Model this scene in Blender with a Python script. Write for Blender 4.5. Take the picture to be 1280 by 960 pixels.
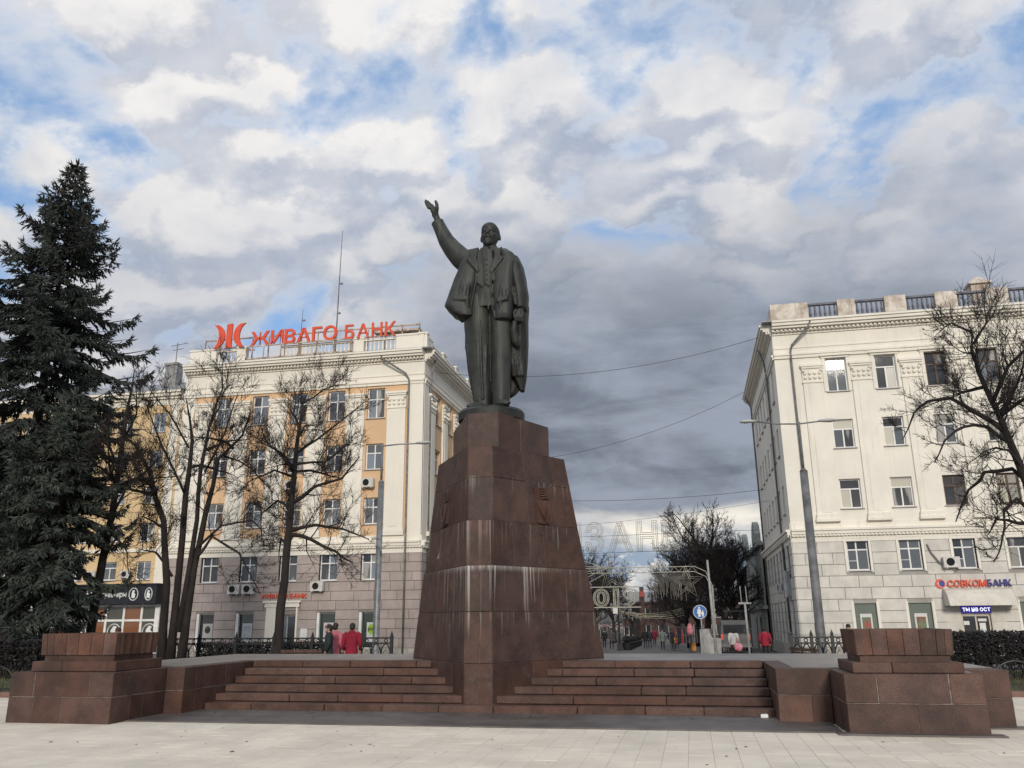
import bpy, bmesh, math, random
from math import sin, cos, pi, radians, sqrt, atan2, hypot
from mathutils import Vector, Matrix
random.seed(7)
for o in list(bpy.data.objects): bpy.data.objects.remove(o)
SC = bpy.context.scene
COL = SC.collection

# ------------------------------------------------------------------ camera
cam_data = bpy.data.cameras.new('camera'); cam = bpy.data.objects.new('camera', cam_data); COL.objects.link(cam)
cam_data.sensor_width = 36; cam_data.lens = 1042.5/1280*36; cam_data.clip_start = 0.1; cam_data.clip_end = 6000
CAM_H = 1.6
right = Vector((0.97899458, 0.20369767, -0.00876827)); down = Vector((-0.06357166, 0.2641059, -0.96239634)); fwd = Vector((-0.19372214, 0.94273821, 0.27150764))
cam.matrix_world = Matrix(((right.x, -down.x, -fwd.x, 0), (right.y, -down.y, -fwd.y, 0), (right.z, -down.z, -fwd.z, CAM_H), (0, 0, 0, 1)))
SC.camera = cam
SC.view_settings.view_transform = 'Standard'; SC.view_settings.look = 'None'
SC.view_settings.exposure = 0.14; SC.view_settings.gamma = 1.0
SC.render.engine = 'CYCLES'
SC.cycles.max_bounces = 5; SC.cycles.diffuse_bounces = 3; SC.cycles.glossy_bounces = 3; SC.cycles.transparent_max_bounces = 6

# ------------------------------------------------------------------ node helper
class NT:
    def __init__(s, nt): s.nt = nt
    def n(s, t, **k):
        nd = s.nt.nodes.new(t)
        for a, b in k.items(): setattr(nd, a, b)
        return nd
    def put(s, sock, v):
        if v is None: return
        if hasattr(v, 'is_linked') or isinstance(v, bpy.types.NodeSocket): s.nt.links.new(v, sock)
        else:
            if sock.type == 'RGBA' and not isinstance(v, (int, float)) and len(v) == 3: v = (*v, 1)
            sock.default_value = v
    def math(s, op, a, b=None, c=None, clamp=False):
        nd = s.n('ShaderNodeMath', operation=op, use_clamp=clamp)
        s.put(nd.inputs[0], a); s.put(nd.inputs[1], b); s.put(nd.inputs[2], c)
        return nd.outputs[0]
    def vmath(s, op, a, b=None):
        nd = s.n('ShaderNodeVectorMath', operation=op); s.put(nd.inputs[0], a)
        if op == 'SCALE': s.put(nd.inputs['Scale'], b)
        else: s.put(nd.inputs[1], b)
        return nd.outputs[0]
    def noise(s, vec, scale, detail=4, rough=.55, dist=0):
        nd = s.n('ShaderNodeTexNoise'); s.put(nd.inputs['Vector'], vec)
        nd.inputs['Scale'].default_value = scale; nd.inputs['Detail'].default_value = detail
        nd.inputs['Roughness'].default_value = rough; nd.inputs['Distortion'].default_value = dist
        return nd.outputs[0]
    def ss(s, v, a, b, lo=0., hi=1.):
        nd = s.n('ShaderNodeMapRange', interpolation_type='SMOOTHSTEP', clamp=True)
        s.put(nd.inputs['Value'], v); s.put(nd.inputs['From Min'], a); s.put(nd.inputs['From Max'], b)
        s.put(nd.inputs['To Min'], lo); s.put(nd.inputs['To Max'], hi)
        return nd.outputs[0]
    def mix(s, f, a, b, mode='MIX'):
        nd = s.n('ShaderNodeMix', data_type='RGBA', blend_type=mode)
        s.put(nd.inputs[0], f); s.put(nd.inputs[6], a); s.put(nd.inputs[7], b)
        return nd.outputs[2]

# ------------------------------------------------------------------ world: broken cloud over a Nishita sky
SUN_EL, SUN_AZ = radians(21), radians(170)      # azimuth clockwise from +Y: the sun stands behind the camera
W = bpy.data.worlds.new('World'); SC.world = W; W.use_nodes = True
w = NT(W.node_tree); W.node_tree.nodes.clear()
tc = w.n('ShaderNodeTexCoord').outputs['Generated']
sx = w.n('ShaderNodeSeparateXYZ'); w.put(sx.inputs[0], tc)
dx, dy, dz = sx.outputs
sky = w.n('ShaderNodeTexSky'); sky.sky_type = 'NISHITA'; sky.sun_disc = False
sky.sun_elevation = SUN_EL; sky.sun_rotation = SUN_AZ; sky.air_density = 1.0; sky.dust_density = 1.5; sky.ozone_density = 1.5
skyc = sky.outputs[0]
el = w.math('MULTIPLY', w.math('ARCSINE', dz), 180/pi)
az = w.math('MULTIPLY', w.math('ARCTAN2', dx, dy), 180/pi)
den = w.math('ADD', w.math('MAXIMUM', dz, 0.0), 0.46)
cx = w.n('ShaderNodeCombineXYZ')
w.put(cx.inputs[0], w.math('DIVIDE', dx, den)); w.put(cx.inputs[1], w.math('MULTIPLY', w.math('DIVIDE', dy, den), 1.15)); cx.inputs[2].default_value = 90.6
P = w.vmath('MULTIPLY', cx.outputs[0], (1.16, 1.16, 1))
# billow: warped fbm, and the same fbm shifted towards the light for the relief of each puff
warp = w.n('ShaderNodeTexNoise'); w.put(warp.inputs['Vector'], P); warp.inputs['Scale'].default_value = 1.6; warp.inputs['Detail'].default_value = 3
Pw = w.vmath('ADD', P, w.vmath('SCALE', w.vmath('SUBTRACT', warp.outputs['Color'], (.5, .5, .5)), .26))
nA = w.noise(Pw, 4.4, 10, .54)
nB = w.noise(w.vmath('ADD', Pw, (0.01, -.055, .02)), 4.4, 7, .52)
nw = w.n('ShaderNodeTexNoise'); w.put(nw.inputs['Vector'], P); nw.inputs['Scale'].default_value = 5.0; nw.inputs['Detail'].default_value = 6; nw.inputs['Roughness'].default_value = .60
Pv = w.vmath('ADD', Pw, w.vmath('SCALE', w.vmath('SUBTRACT', nw.outputs['Color'], (.5, .5, .5)), .30))
def cells(off, sc):
    v = w.n('ShaderNodeTexVoronoi', feature='SMOOTH_F1', voronoi_dimensions='2D'); w.put(v.inputs['Vector'], w.vmath('ADD', Pv, off)); v.inputs['Scale'].default_value = sc; v.inputs['Smoothness'].default_value = .55
    return w.ss(v.outputs['Distance'], .02, .72, 1, 0)
VO = (13.1, 2.7, 0)
puff = cells(VO, 7.6); puff2 = cells((VO[0]+.01, VO[1]-.045, 0), 7.6)
nL = w.noise(w.vmath('ADD', P, (5.3, 2.2, 0)), 1.6, 3, .5)
nG = w.noise(Pw, 11, 7, .56)
cov = w.math('ADD', w.math('ADD', w.math('MULTIPLY', nA, .62), w.math('MULTIPLY', nG, .24)), w.math('ADD', w.math('MULTIPLY', nL, .34), w.math('MULTIPLY', w.math('SUBTRACT', puff, .55), .13)))
gap = w.ss(cov, .435, .610)                        # 0 = open blue, 1 = cloud
thin = w.ss(cov, .53, .68)
nR = w.noise(Pw, 10, 8, .53, .3); nR2 = w.noise(w.vmath('ADD', Pw, (.004, -.028, .01)), 10, 6, .51, .3)
relief = w.math('ADD', .30, w.math('ADD', w.math('ADD', w.math('MULTIPLY', w.math('SUBTRACT', nA, nB), 2.0), w.math('MULTIPLY', w.math('SUBTRACT', puff, puff2), 1.5)), w.math('ADD', w.math('MULTIPLY', w.math('SUBTRACT', nR, nR2), 1.2), w.math('MULTIPLY', puff, .34))), clamp=True)
nH = w.noise(w.vmath('ADD', Pw, (9.1, 1.7, 2)), 2.8, 7, .56)
lit = w.math('ADD', w.math('ADD', w.math('MULTIPLY', relief, .60), w.math('MULTIPLY', w.math('SUBTRACT', nG, .5), .9)), w.math('MULTIPLY', w.ss(nH, .36, .68), .42), clamp=True)
K = 10.0                                           # the Background below runs at strength 0.1
def kc(r, g, b): return (r*K, g*K, b*K)
base_cl = w.mix(lit, kc(.385, .435, .54), kc(.82, .80, .785))
base_cl = w.mix(w.math('MULTIPLY', w.ss(thin, 0, .35, 1, 0), .5), base_cl, kc(.80, .83, .87))
# a slate bank of stratocumulus low in the sky, deepest along the street and to the right
nK = w.noise(w.vmath('ADD', P, (2.1, 8.4, 1)), 1.7, 6, .54)
elw = w.math('ADD', el, w.math('MULTIPLY', w.math('SUBTRACT', nK, .5), 26))
azw = w.math('ADD', az, w.math('MULTIPLY', w.math('SUBTRACT', nH, .5), 30))
bank = w.math('MULTIPLY', w.ss(elw, 17, 33, 1, 0), w.ss(azw, -27, -9, .32, 1))
nS = w.n('ShaderNodeCombineXYZ'); w.put(nS.inputs[0], w.math('MULTIPLY', az, .075)); w.put(nS.inputs[1], w.math('MULTIPLY', el, .22)); nS.inputs[2].default_value = 1.3
nSt = w.noise(nS.outputs[0], 1.25, 7, .6, .5)
nSd = w.math('ADD', w.math('MULTIPLY', nSt, .55), w.math('MULTIPLY', nA, .45))
bank_c = w.mix(w.ss(nSd, .38, .62), kc(.145, .168, .215), kc(.30, .335, .405))
bank_c = w.mix(w.math('MULTIPLY', w.ss(el, 12, 26), .5), bank_c, kc(.36, .405, .49))
cl = w.mix(bank, base_cl, bank_c)
cover = w.math('MAXIMUM', gap, w.ss(bank, .25, .6), clamp=True)
allc = w.mix(cover, w.mix(.45, w.mix(1.0, skyc, (.85, 1.0, 1.22), 'MULTIPLY'), kc(.30, .54, .90)), cl)
# clear bright slot under the bank with a second row of small cumulus at the horizon
rimn = w.math('ADD', el, w.math('MULTIPLY', w.math('SUBTRACT', nSt, .5), 5.0))
slot = w.ss(rimn, 6.3, 7.8, 1, 0)
glow = w.math('MULTIPLY', w.ss(rimn, 4.2, 6.0), 1.0)
hv = w.n('ShaderNodeCombineXYZ'); w.put(hv.inputs[0], w.math('MULTIPLY', az, .30)); w.put(hv.inputs[1], w.math('MULTIPLY', el, .42)); hv.inputs[2].default_value = 7.7
nC = w.noise(hv.outputs[0], 1.3, 8, .58)
hv2 = w.vmath('ADD', hv.outputs[0], (-.10, .16, 0)); nC2 = w.noise(hv2, 1.3, 6, .58)
cum = w.ss(w.math('ADD', nC, w.math('MULTIPLY', w.math('SUBTRACT', 3.1, el), .085)), .50, .57)
cumc = w.mix(w.math('ADD', .45, w.math('MULTIPLY', w.math('SUBTRACT', nC, nC2), 4.0), clamp=True), kc(.36, .40, .46), kc(.74, .72, .68))
streak = w.mix(w.ss(nSd, .42, .60), kc(.52, .53, .55), kc(.92, .86, .74))
low = w.mix(glow, w.mix(cum, kc(.30, .37, .47), cumc), streak)
allc = w.mix(slot, allc, low)
gnd = w.ss(dz, -.05, 0.0)
allc = w.mix(gnd, kc(.22, .21, .20), allc)
bg = w.n('ShaderNodeBackground'); w.put(bg.inputs[0], allc); bg.inputs[1].default_value = 0.1
out = w.n('ShaderNodeOutputWorld'); w.nt.links.new(bg.outputs[0], out.inputs[0])
W.cycles.sampling_method = 'MANUAL'; W.cycles.sample_map_resolution = 512

sl = bpy.data.lights.new('sun', 'SUN'); sl.energy = 2.0; sl.angle = radians(11); sl.color = (1, .925, .82)
so = bpy.data.objects.new('sun', sl); COL.objects.link(so)
sd = Vector((sin(SUN_AZ)*cos(SUN_EL), cos(SUN_AZ)*cos(SUN_EL), sin(SUN_EL)))
so.rotation_euler = sd.to_track_quat('Z', 'Y').to_euler(); so.location = (5, -20, 20)

# ------------------------------------------------------------------ objects
def link(name, mesh, parent=None):
    o = bpy.data.objects.new(name, mesh); COL.objects.link(o)
    if parent is not None: o.parent = parent
    return o
def tag(o, label=None, cat=None, group=None, kind=None):
    if label: o['label'] = label
    if cat: o['category'] = cat
    if group: o['group'] = group
    if kind: o['kind'] = kind
    return o
def thing(name, label, cat, loc=(0, 0, 0), rz=0, group=None):
    o = bpy.data.objects.new(name, None); COL.objects.link(o); o.location = loc; o.rotation_euler = (0, 0, rz); o.empty_display_size = .2
    return tag(o, label, cat, group)
class MB:
    def __init__(s): s.v = []; s.f = []; s.mi = []
    def add(s, vs, fs, mi=0):
        b = len(s.v); s.v += [tuple(p) for p in vs]; s.f += [tuple(b+i for i in f) for f in fs]; s.mi += [mi]*len(fs)
    def box(s, x0, x1, y0, y1, z0, z1, T=None, mi=0):
        vs = [(x, y, z) for z in (z0, z1) for y in (y0, y1) for x in (x0, x1)]
        if T: vs = [T(*p) for p in vs]
        s.add(vs, [(0, 2, 3, 1), (4, 5, 7, 6), (0, 1, 5, 4), (2, 6, 7, 3), (0, 4, 6, 2), (1, 3, 7, 5)], mi); return s
    def hexa(s, b, t, mi=0):      # two n-gons, bottom and top
        n = len(b)
        s.add(list(b)+list(t), [tuple(range(n))[::-1], tuple(range(n, 2*n))]+[(i, (i+1) % n, n+(i+1) % n, n+i) for i in range(n)], mi); return s
    def quad(s, *p, mi=0): s.add(p, [tuple(range(len(p)))], mi); return s
    def tube(s, pts, rad, n=6, cap=True, mi=0):
        pts = [Vector(p) for p in pts]; k = len(pts)
        if isinstance(rad, (int, float)): rad = [rad]*k
        ref = None; rings = []
        for i, p in enumerate(pts):
            t = (pts[min(i+1, k-1)]-pts[max(i-1, 0)])
            if t.length < 1e-9: t = Vector((0, 0, 1))
            t.normalize()
            if ref is None: ref = Vector((1, 0, 0)) if abs(t.x) < .8 else Vector((0, 1, 0))
            a = ref-t*ref.dot(t); a.normalize(); ref = a; b = t.cross(a)
            rings.append([p+(a*cos(2*pi*j/n)+b*sin(2*pi*j/n))*rad[i] for j in range(n)])
        s.loft(rings, cap, mi); return s
    def loft(s, rings, cap=True, mi=0):
        n = len(rings[0]); vs = [p for r in rings for p in r]
        fs = [(i*n+j, i*n+(j+1) % n, (i+1)*n+(j+1) % n, (i+1)*n+j) for i in range(len(rings)-1) for j in range(n)]
        if cap: fs += [tuple(range(n))[::-1], tuple(range((len(rings)-1)*n, len(rings)*n))]
        s.add(vs, fs, mi)
    def ball(s, c, r, n=8, m=6, mi=0):
        rx, ry, rz = (r, r, r) if isinstance(r, (int, float)) else r
        rings = []
        for i in range(m+1):
            a = -pi/2+pi*i/m; e = max(cos(a), .02)
            rings.append([(c[0]+rx*e*cos(2*pi*j/n), c[1]+ry*e*sin(2*pi*j/n), c[2]+rz*sin(a)) for j in range(n)])
        s.loft(rings, True, mi); return s
    def prism(s, poly, y0, y1, T=None, mi=0):   # polygon in x,z pushed along y
        a = [(x, y0, z) for x, z in poly]; b = [(x, y1, z) for x, z in poly]
        if T: a = [T(*p) for p in a]; b = [T(*p) for p in b]
        s.hexa(a, b, mi); return s
    def mesh(s, name, mats, smooth=False, fix=True):
        m = bpy.data.meshes.new(name); m.from_pydata(s.v, [], s.f)
        for q in (mats if isinstance(mats, (list, tuple)) else [mats]): m.materials.append(q)
        if len(m.materials) > 1: m.polygons.foreach_set('material_index', s.mi)
        if smooth: m.polygons.foreach_set('use_smooth', [True]*len(s.f))
        m.update()
        if fix and len(s.f) < 20000:
            b = bmesh.new(); b.from_mesh(m); bmesh.ops.recalc_face_normals(b, faces=b.faces); b.to_mesh(m); b.free()
        return m
    def build(s, name, mats, parent=None, smooth=False, bevel=0, fix=True):
        m = s.mesh(name, mats, smooth, fix)
        if bevel:
            b = bmesh.new(); b.from_mesh(m)
            bmesh.ops.bevel(b, geom=list(b.edges), offset=bevel, segments=1, affect='EDGES', clamp_overlap=True)
            b.to_mesh(m); b.free()
        return link(name, m, parent)
def bake(o, name, parent=None):
    """the mesh of an object with its modifiers, as a plain new object"""
    bpy.context.view_layer.update()
    me = bpy.data.meshes.new_from_object(o.evaluated_get(bpy.context.evaluated_depsgraph_get()))
    for q in list(o.data.materials):
        if me.materials.find(q.name) < 0: me.materials.append(q)
    old = o.data; bpy.data.objects.remove(o)
    return link(name, me, parent)

# ------------------------------------------------------------------ materials
MATS = {}
def mat(name, col, rough=.8, var=.15, scale=3., col2=None, spot=None, bump=.15, bscale=None, metal=0, objvar=.0, spec=.5, streak=0, streak_col=(.05, .05, .045), emit=0, fine=0, stretch=None, stain=0, dust_light=None):
    """a procedural surface: mottling in world space, an optional second tone, fine grain, rain streaks, and a per-object shift"""
    if name in MATS: return MATS[name]
    m = bpy.data.materials.new(name); m.use_nodes = True; t = NT(m.node_tree); m.node_tree.nodes.clear()
    bs = t.n('ShaderNodeBsdfPrincipled'); o = t.n('ShaderNodeOutputMaterial'); t.nt.links.new(bs.outputs[0], o.inputs[0])
    pos = t.n('ShaderNodeNewGeometry').outputs['Position']
    if stretch: pos = t.vmath('MULTIPLY', pos, stretch)
    n1 = t.noise(pos, scale, 6, .6)
    c2 = col2 or tuple(c*(1-var*1.6) for c in col)
    c = t.mix(t.ss(n1, .32, .68), c2, tuple(min(1, q*(1+var*.5)) for q in col))
    if fine:
        c = t.mix(t.math('MULTIPLY', t.ss(t.noise(pos, 90, 2, .5), .45, .62), fine), c, spot or tuple(q*.4 for q in col))
    if streak:
        sp = t.vmath('MULTIPLY', pos, (5.5, 5.5, .35))
        k = t.math('MULTIPLY', t.ss(t.noise(sp, 1.0, 5, .6), .54, .74), streak)
        c = t.mix(k, c, streak_col)
    if dust_light:                                          # dust tone and highlight painted on the upward faces
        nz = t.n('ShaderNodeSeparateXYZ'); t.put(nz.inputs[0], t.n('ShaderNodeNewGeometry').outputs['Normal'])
        c = t.mix(t.math('MULTIPLY', t.ss(nz.outputs[2], .05, .75), t.ss(t.noise(pos, 3.5, 5, .6), .35, .65), clamp=True), c, dust_light)
    if stain:
        sp_ = t.math('MULTIPLY', t.ss(t.noise(pos, .55, 5, .65), .52, .72), stain)
        c = t.mix(sp_, c, tuple(q*.62 for q in col))
        c = t.mix(t.math('MULTIPLY', t.ss(t.noise(pos, 9, 2, .5), .70, .74), min(1, stain*1.6)), c, tuple(q*.35 for q in col))
    if objvar:
        oi = t.n('ShaderNodeObjectInfo').outputs['Random']
        f = t.math('ADD', 1-objvar/2, t.math('MULTIPLY', oi, objvar))
        c = t.mix(1.0, c, t.n('ShaderNodeCombineColor').outputs[0], 'MULTIPLY')
        cc = [q for q in t.nt.nodes if q.bl_idname == 'ShaderNodeCombineColor'][-1]
        for i in range(3): t.put(cc.inputs[i], f)
    t.put(bs.inputs['Base Color'], c)
    r = t.math('ADD', rough-.1, t.math('MULTIPLY', n1, .2), clamp=True); t.put(bs.inputs['Roughness'], r)
    bs.inputs['Metallic'].default_value = metal; bs.inputs['Specular IOR Level'].default_value = spec
    if emit:
        bs.inputs['Emission Color'].default_value = (*col, 1); bs.inputs['Emission Strength'].default_value = emit
    if bump:
        b = t.n('ShaderNodeBump'); b.inputs['Strength'].default_value = bump; b.inputs['Distance'].default_value = .02
        t.put(b.inputs['Height'], t.noise(pos, bscale or scale*6, 5, .65)); t.nt.links.new(b.outputs[0], bs.inputs['Normal'])
    MATS[name] = m; return m
def srgb(r, g, b, k=1.): return tuple(k*((c/255/12.92) if c/255 <= .04045 else ((c/255+.055)/1.055)**2.4) for c in (r, g, b))

# polished red-brown granite with specks, block-to-block shifts, and lime that has run from the joints
def granite(name, col, lime=0., rough=.45):
    m = bpy.data.materials.new(name); m.use_nodes = True; t = NT(m.node_tree); m.node_tree.nodes.clear()
    bs = t.n('ShaderNodeBsdfPrincipled'); o = t.n('ShaderNodeOutputMaterial'); t.nt.links.new(bs.outputs[0], o.inputs[0])
    pos = t.n('ShaderNodeNewGeometry').outputs['Position']
    c = t.mix(t.ss(t.noise(pos, 2.1, 7, .65), .32, .68), tuple(q*.62 for q in col), (col[0]*1.25, col[1]*1.18, col[2]*1.14))
    c = t.mix(t.math('MULTIPLY', t.ss(t.noise(pos, 75, 2, .5), .52, .62), .5), c, tuple(q*.35 for q in col))
    c = t.mix(t.math('MULTIPLY', t.ss(t.noise(t.vmath('ADD', pos, (3, 3, 3)), 60, 2, .5), .58, .68), .4), c, (col[0]*2.0, col[1]*2.1, col[2]*2.1))
    oi = t.n('ShaderNodeObjectInfo').outputs['Random']
    hs = t.n('ShaderNodeHueSaturation'); t.put(hs.inputs['Color'], c)
    t.put(hs.inputs['Value'], t.math('ADD', .86, t.math('MULTIPLY', oi, .30)))
    t.put(hs.inputs['Saturation'], t.math('ADD', .98, t.math('MULTIPLY', t.math('FRACT', t.math('MULTIPLY', oi, 7.3)), .24)))
    c = hs.outputs[0]
    dust_light = t.ss(t.noise(pos, 5, 6, .7), .55, .8)
    c = t.mix(t.math('MULTIPLY', dust_light, .22), c, (.26, .23, .21))
    sz = t.n('ShaderNodeSeparateXYZ'); t.put(sz.inputs[0], pos)
    if lime:
        # lime weeps from the ledge at 2.6 m and from two other joints; runs narrow as they go down
        drops = t.vmath('MULTIPLY', pos, (12, 12, .10))
        d1 = t.noise(drops, 1.0, 4, .62); d2 = t.noise(t.vmath('ADD', drops, (4, 9, 1)), 2.4, 3, .6)
        def runs(zt, ln, k, th):
            dep = t.math('SUBTRACT', zt, sz.outputs[2])
            fall = t.math('MULTIPLY', t.ss(dep, 0, ln, 1, 0), t.ss(dep, -.015, .01))
            thr = t.math('ADD', th, t.math('MULTIPLY', t.ss(dep, 0, ln), .06))
            return t.math('MULTIPLY', t.math('MULTIPLY', t.ss(d1, thr, t.math('ADD', thr, .06)), t.ss(d2, .25, .75)), t.math('MULTIPLY', fall, k))
        front = t.ss(t.math('ABSOLUTE', t.math('ADD', sz.outputs[0], 3.70)), .35, 1.5, 1, .12)
        a = t.math('MULTIPLY', t.math('ADD', runs(2.58, 1.5, 1.0, .57), runs(2.58, .13, .7, .30)), front)
        b = t.math('ADD', runs(3.43, 1.1, .40, .56), runs(1.72, .7, .35, .57))
        b = t.math('ADD', b, runs(4.3, .5, .35, .55))
        c = t.mix(t.math('MULTIPLY', t.math('ADD', a, b, clamp=True), lime), c, (.52, .49, .46))
    t.put(bs.inputs['Base Color'], c)
    t.put(bs.inputs['Roughness'], t.math('ADD', rough-.12, t.math('MULTIPLY', t.noise(pos, 6, 4, .6), .3)))
    bs.inputs['Specular IOR Level'].default_value = .34
    b = t.n('ShaderNodeBump'); b.inputs['Strength'].default_value = .12; b.inputs['Distance'].default_value = .01
    t.put(b.inputs['Height'], t.noise(pos, 28, 5, .7)); t.nt.links.new(b.outputs[0], bs.inputs['Normal'])
    MATS[name] = m; return m
GR = granite('red_granite', (.080, .048, .039), 0, .55)
GRP = granite('red_granite_polished', (.072, .044, .036), 1.0, .45)
GRT = granite('red_granite_tread', (.100, .060, .048), 0, .65)
GRO = granite('orange_granite', (.112, .064, .050), 0, .55)
MORTAR = mat('lime_mortar', (.27, .235, .21), .95, .35, 9, bump=.4)
# ------------------------------------------------------------------ ground
def gz(y):                                    # the square is level, the street falls away behind it
    return 0.0 if y < 26 else -.02*(min(y, 170)-26)
ASPH = mat('asphalt', (.155, .145, .138), .9, .25, .8, fine=.4, bump=.3, bscale=40)
SLAB = mat('grey_paving', (.235, .21, .19), .42, .22, 1.1, fine=.35, bump=.12, bscale=30, streak=0)
g = MB(); ys = [-300, 9, 26, 40, 60, 100, 170, 3000]
rings = []
for a, b in zip(ys[:-1], ys[1:]):
    for xa, xb in ((-3000, -60), (-60, 60), (60, 3000)):
        g.quad((xa, a, gz(a)-.012), (xb, a, gz(a)-.012), (xb, b, gz(b)-.012), (xa, b, gz(b)-.012))
tag(g.build('ground', ASPH), kind='structure')

# the pale plaza: a bedding sheet and one object for each paver that can be told apart
BED = mat('paver_bed', (.54, .49, .40), .95, .25, 6, bump=.3)
PAV = mat('pale_paver', (.76, .68, .555), .72, .16, .9, objvar=.07, stain=.35, fine=.14, spot=(.36, .33, .29), bump=.10, bscale=22, col2=(.68, .605, .495))
pz = MB(); pz.quad((-40, -40, -.006), (30, -40, -.006), (30, 22, -.006), (-40, 22, -.006)); plaza = tag(pz.build('plaza', BED), kind='structure')
def paver_mesh(lx, ly, k):
    random.seed(k); b = MB(); j = .002
    b.box(-lx/2+j, lx/2-j, -ly/2+j, ly/2-j, -.06, 0); m = b.mesh('paver', PAV)
    bb = bmesh.new(); bb.from_mesh(m); bmesh.ops.bevel(bb, geom=list(bb.edges), offset=.002, segments=1, affect='EDGES'); bb.to_mesh(m); bb.free(); return m
PL, PW = .60, .30
pm = [paver_mesh(PW, PL, k) for k in range(3)]
def proj(X, Y, Z):
    d = Vector((X, Y, Z-CAM_H)); q = d.dot(fwd)
    return (640+1042.5*d.dot(right)/q, 480+1042.5*d.dot(down)/q) if q > .05 else (-9e9, -9e9)
vis, rest = [], []
random.seed(11)
for i in range(-60, 44):
    for j in range(0, 26):
        x = i*PW; y = 8.4+j*PL+(PL/2 if i % 2 else 0)
        if y-PL/2 > 13.42 and -9.5 < x < 2.0: continue
        if y-PL/2 > 13.35 and -11.3 < x < 3.95: continue
        p = proj(x, y, 0)
        if -30 < p[0] < 1310 and p[1] < 985: (vis if y > 9 else rest).append((x, y))
        elif -400 < p[0] < 1700: rest.append((x, y))
vis.sort(key=lambda q: q[1]-.0*q[0])
vis, extra = vis[:300], vis[300:]
for x, y in vis:
    o = link('paver', random.choice(pm), plaza); o.location = (x, y, random.uniform(-.0015, .0015)); o.rotation_euler = (random.uniform(-.003, .003), random.uniform(-.003, .003), 0)
r = MB()
for x, y in extra+rest:
    z = random.uniform(-.0015, .0015); j = .003
    r.box(x-PW/2+j, x+PW/2-j, y-PL/2+j, y+PL/2-j, -.06, z)
o = r.build('paver_field', PAV, plaza); o['kind'] = 'stuff'

# ------------------------------------------------------------------ monument platform: steps, cheek walls, piers
PX0, PX1, PY0, RI, TR, PYB, ZT = -9.12, 1.24, 15.26, .135, .35, 20.4, .81
core = MB()
core.box(-11.40, 4.50, 17.35, PYB, -.2, ZT-.015)
core.box(-11.40, PX0-.32, 14.55, 17.35, -.2, ZT-.015); core.box(PX1+.32, 4.50, 14.8, 17.35, -.2, ZT-.015)
core.box(PX0, PX1, PY0+.45, 17.35, -.2, .10)
plat = tag(core.build('monument_platform', MORTAR), kind='structure')
top = MB(); top.box(-11.42, 4.52, 17.36, PYB+.02, ZT-.015, ZT); top.box(-11.42, PX0-.30, 14.9, 17.36, ZT-.015, ZT-.001); top.box(PX1+.30, 4.52, 14.9, 17.36, ZT-.015, ZT-.001)
tag(top.build('platform_paving', SLAB, plat))
PADM = mat('dark_paving', (.130, .112, .102), .5, .25, 1.6, stain=.4, fine=.4, bump=.12, bscale=30)
pad = MB(); pad.box(-9.46, 2.0, 13.40, PY0+.2, -.05, .022); pad.box(1.9, 4.06, 13.16, 13.40, -.05, .026); pad.box(3.9, 4.75, 14.15, 14.4, -.05, .024)
tag(pad.build('dark_pavement', PADM), kind='structure')
def gblock(x0, x1, y0, y1, z0, z1, m=GR, bev=.008, par=plat, name='granite_block'):
    j = .0045
    b = MB(); e = lambda: random.uniform(-.004, .004)
    vs = [(x0+j+e(), y0+e(), z0+j), (x1-j+e(), y0+e(), z0+j), (x1-j, y1-j, z0+j), (x0+j, y1-j, z0+j)]
    tz = e()*.4
    b.hexa(vs, [(p[0], p[1], z1-j*.6+tz) for p in vs])
    return b.build(name, m, par, bevel=bev)
def split(a, b, n, jit=.25):
    xs = [a+(b-a)*i/n+(random.uniform(-jit, jit)*(b-a)/n if 0 < i < n else 0) for i in range(n+1)]
    return list(zip(xs[:-1], xs[1:]))
XC = -3.87
random.seed(21)
for k in range(6):
    y0 = PY0+k*TR; z0, z1 = k*RI, (k+1)*RI; y1 = y0+TR+.10
    if k == 5: y1 = y0+.34
    if k == 0: segs = split(PX0, PX1, 9)
    else:
        hw = .30+.62*(k*TR-.0)*.62
        segs = split(PX0, XC-hw+.35, 3+k % 2)+split(XC+hw-.35, PX1, 4-k % 2)
    for a, b in segs: gblock(a, b, y0, y1, z0+(.001 if k else -.05), z1, GRT, .012, name='step_block')
def course_x(x0, x1, y0, y1, cuts, mats=None):     # two courses of blocks facing -Y
    for ci, (z0, z1) in enumerate(((-.03, .412), (.412, ZT-.0005))):
        xs = [x0]+cuts[ci]+[x1]
        for i, (a, b) in enumerate(zip(xs[:-1], xs[1:])):
            m = (mats or {}).get((ci, i), GR); gblock(a, b, y0, y1, z0, z1, m)
    jm = MB(); jm.box(x0+.012, x1-.012, y0+.010, y1-.012, -.02, ZT-.006); jm.build('mortar', MORTAR, plat)
def course_y(x0, x1, y0, y1, cuts):
    for ci, (z0, z1) in enumerate(((-.03, .412), (.412, ZT-.0005))):
        q = [y0]+cuts[ci]+[y1]
        for a, b in zip(q[:-1], q[1:]): gblock(x0, x1, a, b, z0, z1)
    jm = MB(); jm.box(x0+.011, x1-.011, y0+.013, y1-.013, -.02, ZT-.007); jm.build('mortar', MORTAR, plat)
# left pier, its return, the cheek wall
course_x(-11.44, -9.47, 13.0, 13.5, [[-10.96, -10.42], [-10.98, -9.92]])
course_y(-9.9, -9.47, 13.5, 14.5, [[13.85], []])
course_x(-9.9, -9.12, 14.5, 14.9, [[-9.42], []])
course_y(-9.45, -9.12, 14.9, 17.25, [[15.6, 16.35], [15.2, 15.95, 16.6]])
course_y(-11.44, -11.0, 13.5, 20.4, [[15, 17, 19], [14.2, 16, 18]])
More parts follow.
